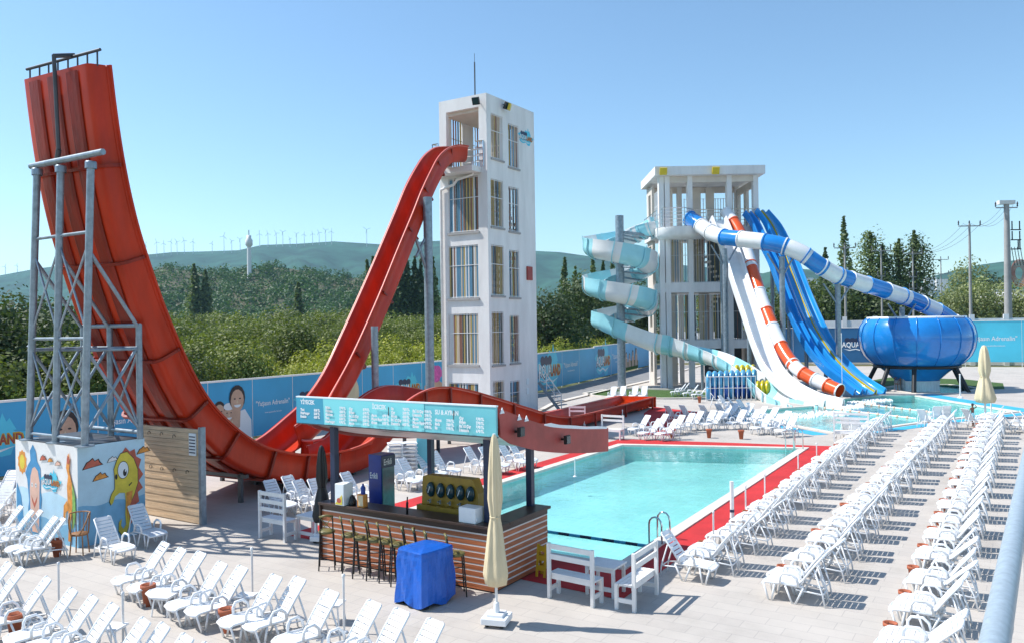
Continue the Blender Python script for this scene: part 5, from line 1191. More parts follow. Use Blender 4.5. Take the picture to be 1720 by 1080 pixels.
s0 = make_stool(); nth = ['leftmost', 'second', 'third', 'fourth', 'fifth', 'sixth', 'seventh', 'eighth', 'ninth', 'tenth', 'eleventh', 'twelfth']
SX_ = [549, 588, 607, 631, 650, 669, 692, 711, 730, 765]
for i in range(10):
    y = 11.13+.03*sin(i*2.1); x = onY(SX_[i], 900, y).x
    o = s0 if i == 0 else dup(s0, (0, 0, 0)); o.location = (x, y, 0); o.rotation_euler.z = (.75 if i == 0 else -.85+.12*sin(i*1.7))
    o['label'] = 'leftmost black and olive bar stool along the counter front' if i == 0 else ('%s black and olive bar stool from the left along the counter' % nth[i] if i < 9 else 'rightmost bar stool, just right of the blue tarpaulin cover')
# blue tarpaulin
def cover():
    t = thing('covered_cart', 'cart hidden under a bright blue tarpaulin in front of the bar stools', 'cart', (-8.55, 10.62, 0)); k = MB(); n = 30; rows = []; rt_ = random.Random(8)
    for j in range(15):
        z = lerp(.07, .90, j/14); f = 1.0+.10*(1-j/14)**1.2; row = []
        for i in range(n+1):
            a = 2*pi*i/n; c, s_ = cos(a), sin(a); q = 1/(abs(c)**12+abs(s_)**12)**(1/12.); x = q*c*.335; y = q*s_*.37
            fold = 1+.055*(1-j/14)*sin(a*7+.9*sin(j*.3))+.014*sin(a*11+j*.8)-(.02 if j > 12 else 0); zz0 = 0; zz = z-(.0 if j else .04*sin(a*5+1)+.02)
            row.append((x*f*fold, y*f*fold, zz))
        rows.append(row)
    for f, dz in ((.97, .02), (.6, .05), (.3, .06), (0, .065)): rows.append([(x*f, y*f, z+dz*(1 if f else 1)) for x, y, z in rows[14]])
    rz_ = radians(-8); cs, sn = cos(rz_), sin(rz_)
    k.sheet([[(-8.55+x*cs-y*sn, 10.62+x*sn+y*cs, z) for x, y, z in r] for r in rows], 0, False); k.build('tarpaulin', M['tarp'], t)
    for x, y in ((-8.82, 10.36), (-8.3, 10.32), (-8.3, 10.9)):
        k = MB(); k.tube((x-.03, y, .06), (x+.03, y, .06), .06, 12); k.build('wheel', M['black'], t)
cover()
# umbrellas
def parasol(name, loc, H, m, lab, base=True, group=None, s=1.):
    t = thing(name, lab, 'parasol', loc, group); x, y, _ = loc; k = MB()
    pr = [(.02, 1.0), (.045, .985), (.075, .93), (.105, .80), (.118, .66), (.085, .575), (.082, .56), (.115, .50), (.165, .36), (.20, .27), (.17, .215), (.05, .20)]
    k.lathe((x, y, 0), [(r*s, z*H) for r, z in pr], 40, 0, True, lambda a, z: 1+.13*sin(a*7+z*1.5)+.05*sin(a*13)); k.build('canopy', M[m], t)
    k = MB(); k.tube((x, y, .08), (x, y, H*1.003), .022*max(1, s), 8); k.build('pole', M['wpaint'] if m != 'black' else M['black'], t)
    k = MB(); k.path([(x+.086*s*cos(a), y+.086*s*sin(a), H*.567) for a in [2*pi*i/16 for i in range(17)]], .012, 5); k.build('strap', M[m], t)
    if base:
        k = MB(); k.box((x, y, .10), (.40, .40, .10), .3); k.box((x, y, .17), (.26, .26, .05), .3); k.lathe((x, y, .19), [(.05, 0), (.04, .16), (0, .16)], 12); k.build('base', M['white'], t, .012)
        for a in range(4): k = MB(); q = (x+.17*cos(a*pi/2+1.08), y+.17*sin(a*pi/2+1.08)); k.tube((q[0]-.02, q[1], .035), (q[0]+.02, q[1], .035), .034, 10); k.build('caster', M['dgrey'], t)
    return t
parasol('closed_parasol', (-6.93, 10.33, 0), 2.93, 'beige', 'closed beige parasol on a white wheeled base in front of the bar', True, None, .9)
u2 = G(1655, 701); parasol('closed_parasol', (u2.x, u2.y, 0), 3.35, 'beige', 'closed beige parasol far off at the right beside the splash pool', True, None, 2.1)
b_ = at(537, 546, 17.4); parasol('closed_parasol', (b_.x, b_.y, 0), CH-(748-551)*17.4/CF, 'black', 'closed black parasol behind the left navy post of the bar', True, None, 1.0)
# benches and tables
def bench(name, x, y, rz, L, D, hb, lab, nsl=2, hs=.42):
    t = thing(name, lab, 'bench', (0, 0, 0)); k = MB(); w = .055
    for j in range(4): k.bbox((0, w+.006+j*(D-w)/4, hs-.03), (L, w+(j+1)*(D-w)/4-.004, hs))
    k.bbox((w, w+.004, hs-.10), (L-w, w+.03, hs-.031)); k.bbox((w, D-.03, hs-.10), (L-w, D, hs-.031)); k.build('seat', M['wpaint'], t)
    for xx in (0, L-w):
        k = MB(); k.bbox((xx, 0, 0), (xx+w, w, hb)); k.build('leg', M['wpaint'], t); k = MB(); k.bbox((xx+.001, D-w, 0), (xx+w-.001, D, hs-.031)); k.build('leg', M['wpaint'], t)
        k = MB(); k.bbox((xx+.01, w+.001, .12), (xx+w-.01, D-w-.001, .19)); k.build('stretcher', M['wpaint'], t)
    for j in range(nsl):
        z = hb-.01-j*(.17); k = MB(); k.bbox((w+.001, .01, z-.085), (L-w-.001, .04, z)); k.build('back_slat', M['wpaint'], t)
    t.location = (x, y, 0); t.rotation_euler.z = rz; return t
bench('garden_bench', -6.87, 11.78, radians(-4), .90, .34, .93, 'white wooden bench with its back to the camera, left of the low table')
bench('garden_bench', -5.30, 11.86, radians(91), 1.02, .36, .93, 'white wooden bench turned side-on at the corner of the pool')
bench('garden_bench', -14.33, 11.98, radians(0), .84, .36, 1.05, 'white wooden bench standing in the shade left of the bar', 3, .45)
def table(x, y, rz, L, D, h, lab):
    t = thing('low_table', lab, 'table', (0, 0, 0)); k = MB()
    for j in range(4): k.bbox((0, j*D/4+.003, h-.03), (L, (j+1)*D/4-.003, h))
    k.build('table_top', M['wpaint'], t)
    for a in (.02, L-.07):
        for b in (.02, D-.07): k = MB(); k.bbox((a, b, 0), (a+.05, b+.05, h-.031)); k.build('leg', M['wpaint'], t)
    k = MB(); k.bbox((.07, .03, .1), (L-.07, .06, .17)); k.bbox((.071, .04, h-.10), (L-.071, .06, h-.032)); k.build('rail', M['wpaint'], t)
    t.location = (x, y, 0); t.rotation_euler.z = rz
table(-6.42, 12.25, 0, .58, .5, .52, 'low white slatted table between the two white benches near the pool corner')
table(-13.55, 12.35, 0, .62, .5, .52, 'low white slatted table beside the shaded bench left of the bar')
bench('garden_bench', *G(1049, 737).xy, radians(180), 1.0, .4, .95, 'white bench with two back slats at the far left corner of the pool')
bench('garden_bench', *G(984, 717).xy, radians(200), .75, .4, .95, 'small white bench in front of the red run-out trough, left of a wider one')
bench('garden_bench', *G(1400, 742).xy, radians(3), 1.25, .5, 1.15, 'wide white bench at the far right corner of the main pool', 3)
# yellow wet-floor sign
a_ = G(905, 966); t = thing('caution_sign', 'yellow folding caution board leaning open beside the slatted bar side', 'sign', tuple(a_))
for s_ in (-1, 1):
    k = MB(); k.frame(a_+V((-.02, s_*.09, 0)), V((.045, 0, 0)), V((0, .02, 0)), V((0, -s_*.08, .58))); k.frame(a_+V((.14, s_*.09, 0)), V((.045, 0, 0)), V((0, .02, 0)), V((0, -s_*.08, .58)))
    for z in (.12, .3, .46): k.frame(a_+V((.0, s_*(.088-.08*z/.58), z)), V((.16, 0, 0)), V((0, .015, 0)), V((0, -s_*.012, .09)))
    k.build('leaf', M['yellow'], t)
# pool ladders
def ladder(p, q, lab, h=.55):
    t = thing('pool_ladder', lab, 'ladder', tuple(p)); p, q = V(p), V(q)
    d = (q-p).normalized(); n = V((-1, 0, 0))
    for o in (p, q):
        k = MB(); P = [o+V((.28, 0, 0)), o+V((.28, 0, h*.75))]+[o+V((.14+.14*cos(a), 0, h*.75+.16*sin(a))) for a in [i*pi/6 for i in range(1, 6)]]+[o+V((0, 0, h*.75)), o+V((0, 0, -.9))]
        k.path(P, .02, 8); k.build('handrail', M['chrome'], t)
    for z in (-.25, -.5, -.75): k = MB(); k.bar(p+V((0, 0, z)), q+V((0, 0, z)), .08, .02); k.build('rung', M['chrome'], t)
ladder((-6.70, 15.75, 0), (-6.72, 16.25, 0), 'chrome pool ladder at the near right side of the main pool')
ladder((-7.35, 29.8, 0), (-7.05, 29.9, 0), 'chrome pool ladder at the far end of the main pool', .8)
# lane rope
t = thing('lane_rope', 'dark blue and white float rope across the near end of the main pool', 'rope', (-9, 15.7, 0))
k = MB(); 
for i in range(46):
    x = -12.9+i*.1357; k.tube((x, 15.7, -.04), (x+.125, 15.7, -.04), .035, 7, mi=(0 if (i//2) % 2 else 1))
k.build('floats', [M['navy'], M['cyan']], t)
for j in range(2):
    t = thing('lane_rope', ['white float rope across the splash pool, nearer one', 'white float rope across the splash pool, farther one'][j], 'rope', (-8, 45, 0)); k = MB()
    a, b = [(G(1385, 684), G(1540, 702)), (G(1440, 676), G(1570, 692))][j]; 
    for i in range(40):
        k.tube(lerp(a, b, i/40)+V((0, 0, -.02)), lerp(a, b, (i+.8)/40)+V((0, 0, -.02)), .07 if i % 4 == 0 else .045, 7, mi=i % 4 == 0)
    k.build('floats', [M['white'], M['mpk']], t)
# ================================================================ LOUNGERS
def make_lounger(simple=False, L=.60, BL=.36, H=.79):
    t = thing('sun_lounger', 'x', 'sun lounger', (0, 0, 0)); wd = .43; hs = .30
    seat = MB(); ns = 9
    prof = lambda f: hs+.012*sin(f*pi*1.6)-.03*max(0, 1-f*6)
    for i in range(ns):
        a, b = i/ns, (i+.86)/ns; seat.add([(L*a, -wd/2+.03, prof(a)), (L*b, -wd/2+.03, prof(b)), (L*b, wd/2-.03, prof(b)), (L*a, wd/2-.03, prof(a))]+[(L*a, -wd/2+.03, prof(a)-.015), (L*b, -wd/2+.03, prof(b)-.015), (L*b, wd/2-.03, prof(b)-.015), (L*a, wd/2-.03, prof(a)-.015)],
            [(0, 1, 2, 3), (7, 6, 5, 4), (0, 4, 5, 1), (1, 5, 6, 2), (2, 6, 7, 3), (3, 7, 4, 0)])
    for s_ in (-1, 1): seat.path([(-.0, s_*(wd/2-.02), hs-.04), (.06, s_*(wd/2-.015), hs-.005), (L*.5, s_*(wd/2-.015), hs+.005), (L+.06, s_*(wd/2-.015), hs-.01)], .02, 6)
    seat.path([(0, -wd/2+.02, hs-.04), (-.02, 0, hs-.045), (0, wd/2-.02, hs-.04)], .022, 6)
    seat.build('seat', M['white'], t)
    k = MB(); nb = 8; p0 = V((L-.02, 0, hs)); d = V((BL, 0, H-hs)); up = V((-(H-hs), 0, BL)).normalized()
    wB = wd-.06
    for i in range(nb):
        a = (i+.08)/nb; b = (i+.88)/nb; q = [p0+d*a+up*.012*sin(a*3), p0+d*b+up*.012*sin(b*3)]
        k.frame(q[0]-V((0, wB/2-.02, 0)), q[1]-q[0], V((0, wB-.04, 0)), up*-.014)
    top = p0+d; k.frame(top-d*.055-V((0, wB/2-.03, 0)), d*.075, V((0, wB-.06, 0)), up*-.02)
    for s_ in (-1, 1): k.path([p0+V((0, s_*(wB/2-.012), 0)), p0+d*.5+V((0, s_*(wB/2-.012), 0))+up*.01, p0+d*.98+V((0, s_*(wB/2-.02), 0)), p0+d*1.01+V((0, s_*(wB/2-.07), 0))], .018, 6)
    k.build('backrest', M['white'], t)
    fr = []
    def leg(pts, nm='leg', r=.017): k = MB(); k.path(pts, r, 6); fr.append((nm, k))
    for s_ in (-1, 1):
        y = s_*(wd/2-.01)
        leg([(.02, y, hs-.03), (.10, y, 0), (.15, y, 0), (.20, y, hs-.02)])
        leg([(L*.62, y, hs-.02), (L*.80, y, 0), (L*.88, y, 0), (L+.06, y, hs-.02)])
        leg([(L*.48, y, hs-.01), (L*.49, y+s_*.015, hs+.11), (L*.56, y+s_*.02, hs+.175), (L*.80, y+s_*.02, hs+.185), (L*.93, y+s_*.015, hs+.12), (L*.98, y+s_*.01, hs)], 'armrest', .022)
    leg([p0+d*.62+V((0, -wB/2+.03, 0))-up*.02, (L+BL*.95, -wB/2+.03, .22), (L+BL*1.05, -wB/2+.03, 0)], 'rear_leg', .014); leg([p0+d*.62+V((0, wB/2-.03, 0))-up*.02, (L+BL*.95, wB/2-.03, .22), (L+BL*1.05, wB/2-.03, 0)], 'rear_leg', .014)
    leg([(L*.9, -wd/2+.02, hs-.06), (L+BL*.97, -wB/2+.03, .20), (L+BL*.97, wB/2-.03, .20), (L*.9, wd/2-.02, hs-.06)], 'rear_frame', .013)
    if simple:
        k = MB()
        for _, q in fr: b = len(k.v); k.v += q.v; k.f += [tuple(i+b for i in f) for f in q.f]; k.m += q.m; k.s += q.s
        k.build('frame', M['white'], t)
    else:
        for nm, q in fr: q.build(nm, M['white'], t)
    return t
lg = make_lounger(); ls = make_lounger(True); ll = make_lounger(False, .52, .36); lv = make_lounger(False, .60, .44, .72)
used = set(); rl = random.Random(12)
def place(pr, loc, rz, label, group, sc=1.):
    if pr.name in used: o = dup(pr, loc, rz, label, group, (sc, 1, 1) if sc != 1. else None)
    else: used.add(pr.name); o = pr; o.location = loc; o.rotation_euler.z = rz; o['label'] = label; o['group'] = group
    return o
used_ = None
pot = thing('ashtray_pot', 'x', 'pot', (0, 0, 0)); k = MB(); k.lathe((0, 0, 0), [(0, 0), (.055, 0), (.085, .25), (.10, .25), (.10, .30), (.082, .30), (.078, .26), (0, .25)], 18); k.build('vessel', M['terra'], pot); k = MB(); k.lathe((0, 0, 0), [(.077, .262), (0, .266)], 14); k.build('sand', M['soil'], pot)
ct = make_count = [0]
stb = thing('side_table', 'x', 'side table', (0, 0, 0)); k = MB(); k.box((0, 0, .30), (.30, .30, .025)); k.box((0, 0, .275), (.25, .25, .02)); k.build('table_top', M['white'], stb)
for a in (-1, 1):
    for b in (-1, 1): k = MB(); k.tube((a*.11, b*.11, .27), (a*.14, b*.14, 0), .014, 6); k.build('leg', M['white'], stb)
POOLROWS = [('nearest the pool', -5.50, -5.80, 14.6, 37.5, 1.46), ('in the middle of the three long rows', -3.78, -3.40, 13.75, 39.3, 1.44), ('of the long row nearest the right edge', -1.76, -1.76, 11.75, 41.2, 1.50)]
for ri, (nm, xa, xb, ya, yb, pitch) in enumerate(POOLROWS):
    y = ya; c = 0; kk = 0
    while y < yb:
        for h in (0, .455):
            yy = y+h+rl.gauss(0, .012); f = (yy-ya)/(yb-ya); x = lerp(xa, xb, f)+rl.gauss(0, .035)
            lab = 'white sun lounger, %s from the near end %s' % (ordw(c), {0: 'of the row nearest the pool', 1: 'of the middle long row', 2: 'of the row nearest the right edge'}[ri])
            place((lv if rl.random() < .14 else lg) if yy < 24 else ls, (x, yy, 0), radians(rl.gauss(0, 2.2)), lab, 'loungers in the three long rows right of the pool'); c += 1
        xx = lerp(xa, xb, (y-ya)/(yb-ya))
        if kk % 2 == 0 or ri == 2:
            place(pot, (xx+.06+rl.uniform(-.05, .05), y+.455+.34+rl.uniform(-.03, .03), 0), 0, 'terracotta pot at a lounger foot, %s from the near end of the %s long row' % (ordw(kk), ['left', 'middle', 'right'][ri]), 'terracotta pots of the %s long row' % ['left', 'middle', 'right'][ri], 1.)
        kk += 1; y += pitch*rl.uniform(.93, 1.07)
place(lg, tuple(G(1193, 985).xy-V((.0, -.25)))+(0,), radians(178), 'white sun lounger turned round at the near end of the pool row', 'loungers right of the main pool')
def ltop(px, py, az, lab, grp, pr=None, z=.79, reach=.88, sc=1.):
    q = G(px, py, z); a = radians(az); return place(pr or ll, (q.x-cos(a)*reach*sc, q.y-sin(a)*reach*sc, 0), a+radians(rl.gauss(0, 1.2)), lab, grp, sc)
for i, (px, py) in enumerate([(281, 911), (309, 921), (343, 928), (377, 945), (411, 952), (468, 967), (508, 971), (563, 993), (631, 1010), (678, 1024), (736, 1042)]):
    ltop(px, py, 75, 'white sun lounger, %s from the left in the slanting row before the bar' % ordw(i), 'loungers of the slanting row before the bar')
for i, (px, py) in enumerate([(-14, 932), (18, 946), (40, 954), (83, 970), (127, 990), (161, 1002), (196, 1016), (247, 1040), (279, 1048), (319, 1068), (352, 1082)]):
    ltop(px, py, 75, 'white sun lounger, %s from the left in the row in the bottom left corner' % ordw(i), 'loungers of the bottom left row')
for i, (px, py) in enumerate([(6, 846), (38, 850), (56, 857), (71, 857), (96, 868), (109, 870)]):
    ltop(px, py, 72, 'white sun lounger, %s from the left in the row before the painted box' % ordw(i), 'loungers before the painted box')
for i, (px, py) in enumerate([(24, 789), (15, 808), (30, 818)]):
    ltop(px, py, [120, 130, 60][i], 'bluish white lounger, %s of three against the blue hoarding at the far left' % ['rearmost', 'middle', 'front'][i], 'loungers by the hoarding')
o = ltop(174, 869, 176, 'x', 'x', lg); o['label'] = 'shaded white lounger at the seahorse wall, left of two'; o['group'] = 'loungers by the seahorse'
o = ltop(229, 848, 176, 'x', 'x', lg); o['label'] = 'shaded white lounger at the seahorse tail, right of two'; o['group'] = 'loungers by the seahorse'
for i, (px, py) in enumerate([(582, 793), (661, 773), (676, 770), (706, 762), (730, 758), (786, 751), (812, 750), (842, 745), (860, 742)]):
    ltop(px, py, 178, 'bluish shaded lounger, %s from the left, left of the pool behind the bar' % ordw(i), 'loungers left of the main pool', lg)
for i, (px, py) in enumerate([(455, 806), (484, 799), (503, 806), (527, 804)]):
    ltop(px, py, [170, 175, 178, 172][i], 'white lounger in the shade behind the left bench, %s from the left' % ordw(i), 'loungers behind the shaded bench', lg)
for i, (px, py) in enumerate([(1087, 697), (1117, 695), (1146, 697), (1163, 694), (1177, 690), (1198, 689), (1223, 682), (1249, 688), (1272, 688), (1290, 695), (1311, 695)]):
    ltop(px, py, 62, 'white lounger, %s from the left in the row beyond the far pool end' % ordw(i), 'loungers beyond the far end of the pool', lg)
for i, (px, py) in enumerate([(1236, 677), (1262, 678), (1284, 682), (1304, 684), (1324, 690), (1334, 699), (1106, 703), (1134, 704), (1210, 690)]):
    ltop(px, py, 58, 'white lounger, %s from the left among those crowded behind the front far row' % ordw(i), 'crowded loungers beyond the far end of the pool', ls)
for i, (px, py) in enumerate([(1121, 681), (1146, 680), (1179, 680), (1206, 678), (1232, 676)]):
    ltop(px, py, -112, 'shaded blue-looking lounger back, %s from the left behind the front far row' % ordw(i), 'loungers turned away beyond the pool', ls)
for i, (px, py) in enumerate([(1150, 644), (1156, 643), (1171, 646), (1186, 648), (1196, 660), (1210, 664), (1224, 667), (1242, 671), (1257, 676)]):
    ltop(px, py, [25, 25, 25, 25, -160, 170, -170, 160, 175][i], 'white lounger, %s from the left in the group before the slide tower' % ordw(i), 'loungers before the slide tower', ls)
for i, (px, py) in enumerate([(1031, 649), (1047, 648), (1067, 648), (1083, 648)]):
    ltop(px, py, 100, 'white lounger, %s from the left standing behind the red run-out trough' % ordw(i), 'loungers behind the run-out trough', ls)
for i, (px, py) in enumerate([(1419, 702), (1436, 704), (1548, 687), (1574, 682), (1591, 681), (1622, 686), (1683, 692), (1702, 691), (1716, 690)]):
    ltop(px, py, [-100, -95, -110, -70, -72, -125, 180, 180, 180][i], 'grey-looking lounger, %s from the left at the splash pool edge' % ordw(i), 'loungers at the splash pool edge', ls)
for px, py, lab in ((249, 1013, 'terracotta pot at the left end of the slanting lounger row'), (381, 1057, 'terracotta pot with dark rim between loungers of the slanting row'), (25, 1066, 'terracotta pot lying among the loungers at the bottom left'),
                    (1129, 735, 'small terracotta pot left among the loungers beyond the pool'), (1191, 735, 'small terracotta pot in the middle of the loungers beyond the pool'), (1245, 737, 'dark red pot at the right of the loungers beyond the pool'), (1175, 676, 'small terracotta pot before the slide tower loungers'), (96, 934, 'brown pot beside the rattan chair')):
    q = G(px, py+(4 if py > 1000 else 0)); o = place(pot, (q.x, q.y, 0), 0, lab, 'terracotta pots', 1.); o.scale = (1.25, 1.25, 1.2)
for px, py, lab in ((412, 1000, 'small white side table behind the slanting lounger row'), (190, 1052, 'small white side table in the bottom left lounger row'), (560, 1012, 'round-edged white side table near the middle of the slanting row'), (276, 1000, 'white side table between the first loungers of the slanting row')):
    q = G(px, py, .3); place(stb, (q.x, q.y, 0), .4, lab, 'white side tables', 1.)
# thin white poles
def pole(px, yt, yb, lab, r=.018, base=False):
    q = G(px, yb); d = (q-CP).dot(_f); h = (yb-yt)*d/CF; t = thing('pole', lab, 'pole', tuple(q)); k = MB(); k.tube((q.x, q.y, 0), (q.x, q.y, h), r, 8); k.lathe((q.x, q.y, h), [(r*1.4, -.03), (r*1.4, .01), (0, .02)], 8); k.build('shaft', M['wpaint'], t)
    k = MB(); k.lathe((q.x, q.y, 0), [(.16 if base else .06, .0), (.16 if base else .06, .05 if base else .02), (.04, .12 if base else .03), (0, .12 if base else .03)], 12); k.build('foot', M['white'], t)
for a in [(99, 945, 1022, 'thin white parasol pole between the two lower left lounger rows, leftmost'), (207, 995, 1082, 'thin white parasol pole at the left bottom, right of a terracotta pot'), (424, 920, 1004, 'thin white parasol pole behind the slanting lounger row'), (578, 965, 1062, 'thin white parasol pole in the right part of the slanting lounger row'),
          (1199, 858, 925, 'thin white pole on the red strip, nearest of the row'), (1253, 815, 872, 'thin white pole on the red strip, second nearest'), (1285, 795, 842, 'thin white pole at the long red strip, third nearest'), (1341, 762, 800, 'thin white pole at the far part of the red strip'), (1372, 744, 774, 'thin white pole at the far corner of the red strip'),
          (1046, 688, 720, 'thin white pole left of the far loungers'), (966, 770, 800, 'thin white pole standing in the shade beyond the pool left side'), (1497, 678, 722, 'thin white pole in front of the splash pool'), (1562, 686, 714, 'thin white pole between loungers at the splash pool'), (1415, 560, 672, 'thin white pole beside the blue slides')]: pole(*a)
pole(1613, 628, 668, 'white pole on a round white base beside the bowl pool', .04, True)
pole(1665, 664, 697, 'thin white pole just right of the far beige parasol', .03)
q = G(1230, 880); t = thing('striped_post', 'white post with dark bands on the red strip beside the pool', 'post', tuple(q)); k = MB(); k.tube((q.x, q.y, 0), (q.x, q.y, .3), .06, 12, .045); k.tube((q.x, q.y, .3), (q.x, q.y, .98), .045, 12); k.build('shaft', M['wpaint'], t)
for z in (.08, .28): k = MB(); k.tube((q.x, q.y, z), (q.x, q.y, z+.06), .062 if z < .2 else .052, 12); k.build('band', M['navy'], t)
# rattan chairs
def rattan(px, py, rz, lab):
    q = G(px, py); t = thing('rattan_chair', lab, 'chair', (0, 0, 0)); k = MB(); k.lathe((0, 0, .42), [(0, .02), (.17, .02), (.18, 0), (.16, -.02), (0, -.02)], 16); k.build('seat', M['wicker'], t)
    for a in (.8, 2.3, 3.9, 5.5): k = MB(); k.tube((.15*cos(a), .15*sin(a), .42), (.19*cos(a), .19*sin(a), 0), .013, 6); k.build('leg', M['wicker'], t)
    k = MB(); P = [(.2*cos(a), .2*sin(a), .42+.42*min(1, max(0, sin((a-.4)/(5.5)*pi)*1.6))) for a in [.4+i*5.5/14 for i in range(15)]]; k.path([(-p[0], p[1], p[2]) for p in P], .015, 6)
    for i in range(3, 12): k.tube((-P[i][0], P[i][1], P[i][2]), (-P[i][0]*.85, P[i][1]*.85, .43), .008, 5)
    k.build('back_hoop', M['wicker'], t); t.location = (q.x, q.y, 0); t.rotation_euler.z = rz
rattan(134, 930, 2.2, 'brown rattan armchair at the corner of the painted box'); rattan(1508, 655, 1.0, 'orange-brown rattan chair standing at the bowl pool')
# stacks of loungers
def stackchair():
    t = thing('stacked_lounger', 'x', 'sun lounger', (0, 0, 0)); k = MB(); k.chan([[(x, y, .05*cos(x*4)+.03*abs(y)*2) for y in (-.2, -.12, 0, .12, .2)] for x in (-.25, -.1, .1, .25)], .02); k.build('seat', M['white'], t)
    for s_ in (-1, 1): k = MB(); k.path([(-.2, s_*.2, .02), (-.22, s_*.21, -.16), (.22, s_*.21, -.16), (.2, s_*.2, .02)], .014, 5); k.build('leg', M['white'], t)
    return t
sc_ = stackchair(); sc_.location = (0, 0, -9)
for si, (px, n) in enumerate(((662, 9), (684, 9))):
    p = at(px, 546, 24)
    for j in range(n):
        lab = 'bluish stacked lounger, %s from the bottom of the %s stack left of the pool' % (ordw(j), ['left', 'right'][si])
        if si == 0 and j == 0: o = sc_; o.location = (p.x, p.y, .2); o['label'] = lab; o['group'] = 'loungers of the left stack'
        else: o = dup(sc_, (p.x, p.y, .2+j*.115), 0, lab, 'loungers of the %s stack' % ['left', 'right'][si])
        o.rotation_euler.z = YW+.2
t = thing('kiosk_board', 'pale turquoise board leaning behind the stacked loungers', 'board', tuple(at(704, 546, 24).xy)+(0,)); a = at(697, 546, 24.2); b = at(724, 546, 24.2); k = MB(); k.frame(V((a.x, a.y, .3)), V((b.x-a.x, b.y-a.y, 0)), FH*.04, V((0, 0, 1.35))); k.build('panel', M['cloth'], t)
# float rings and rack
def ring(px, dep, z, m, lab, grp, tilt=0):
    p = at(px, 546, dep); k = MB(); P = [(0, 0, 0)]; R_, r_ = .42, .17; rows = []
    for i in range(21):
        a = 2*pi*i/20; rows.append([(p.x+(R_+r_*cos(b))*cos(a)*RH.x*.35+FH.x*(R_+r_*cos(b))*cos(a)*.93+RH.x*r_*sin(b)*.9, p.y+(R_+r_*cos(b))*cos(a)*RH.y*.35+FH.y*(R_+r_*cos(b))*cos(a)*.93+RH.y*r_*sin(b)*.9, z+(R_+r_*cos(b))*sin(a)) for b in [2*pi*j/10 for j in range(11)]])
    k.sheet(rows); o = k.build('float_ring', m); tag(o, lab, 'float ring', grp)
Mrb = mat('ring_blue', (.10, .38, .62), .3, var=.1); Mry = mat('ring_yellow', (.62, .52, .02), .3, var=.1); Mrd = mat('ring_dark_blue', (.02, .10, .42), .3)
for i in range(9):
    ring(1190+i*9.5, 48+.15*i, 1.15, Mrb, 'light blue float ring, %s from the left in the upper rack row' % ordw(i), 'blue float rings'); ring(1190+i*9.5, 48+.15*i, .5, [Mrb, Mrd][i % 2 or i > 5], 'blue float ring, %s from the left in the lower rack row' % ordw(i), 'blue float rings')
for i in range(7):
    ring(1228+i*9, 51, 1.35 if i < 5 else .95, Mry, 'yellow float ring, %s from the left behind the blue ones' % ordw(i), 'yellow float rings')
for i in range(3): ring(1272+i*8, 48.8, .5, Mry, 'yellow float ring, %s from the left at the right end of the rack' % ordw(i), 'yellow float rings')
t = thing('ring_rack', 'white tubular rack holding blue float rings', 'rack', tuple(at(1230, 546, 47.6).xy)+(0,))
for i in range(12):
    p = at(1184+i*7.6, 546, 47.4); k = MB(); k.tube((p.x, p.y, 0), (p.x, p.y, 1.45), .025, 6); k.build('upright', M['wpaint'], t)
for z in (.08, .75, 1.42): a = at(1184, 546, 47.4); b = at(1268, 546, 47.4); k = MB(); k.tube((a.x, a.y, z), (b.x, b.y, z), .025, 6); k.build('crossbar', M['wpaint'], t)
# palm-like shrub and pot, dark shade structure under the slide tower
fm = random.Random(2); k = MB()
for (px, py, rr) in ((1345, 694, 1.0), (1392, 690, 1.1), (1412, 681, .8), (1448, 673, .9), (1474, 668, .9), (1430, 679, .7)):
    q = G(px, py+2)
    for _ in range(160):
        a = fm.uniform(0, 6.28); r_ = rr*sqrt(fm.random()); k.lathe((q.x+r_*cos(a)*.9, q.y+r_*sin(a)*1.1, -.06), [(fm.uniform(.03, .09), -.02), (.03, .03+.05*fm.random()), (0, .06)], 5)
struct(k.build('foam', mat('foam_white', (.8, .84, .85), .8)), 'stuff')
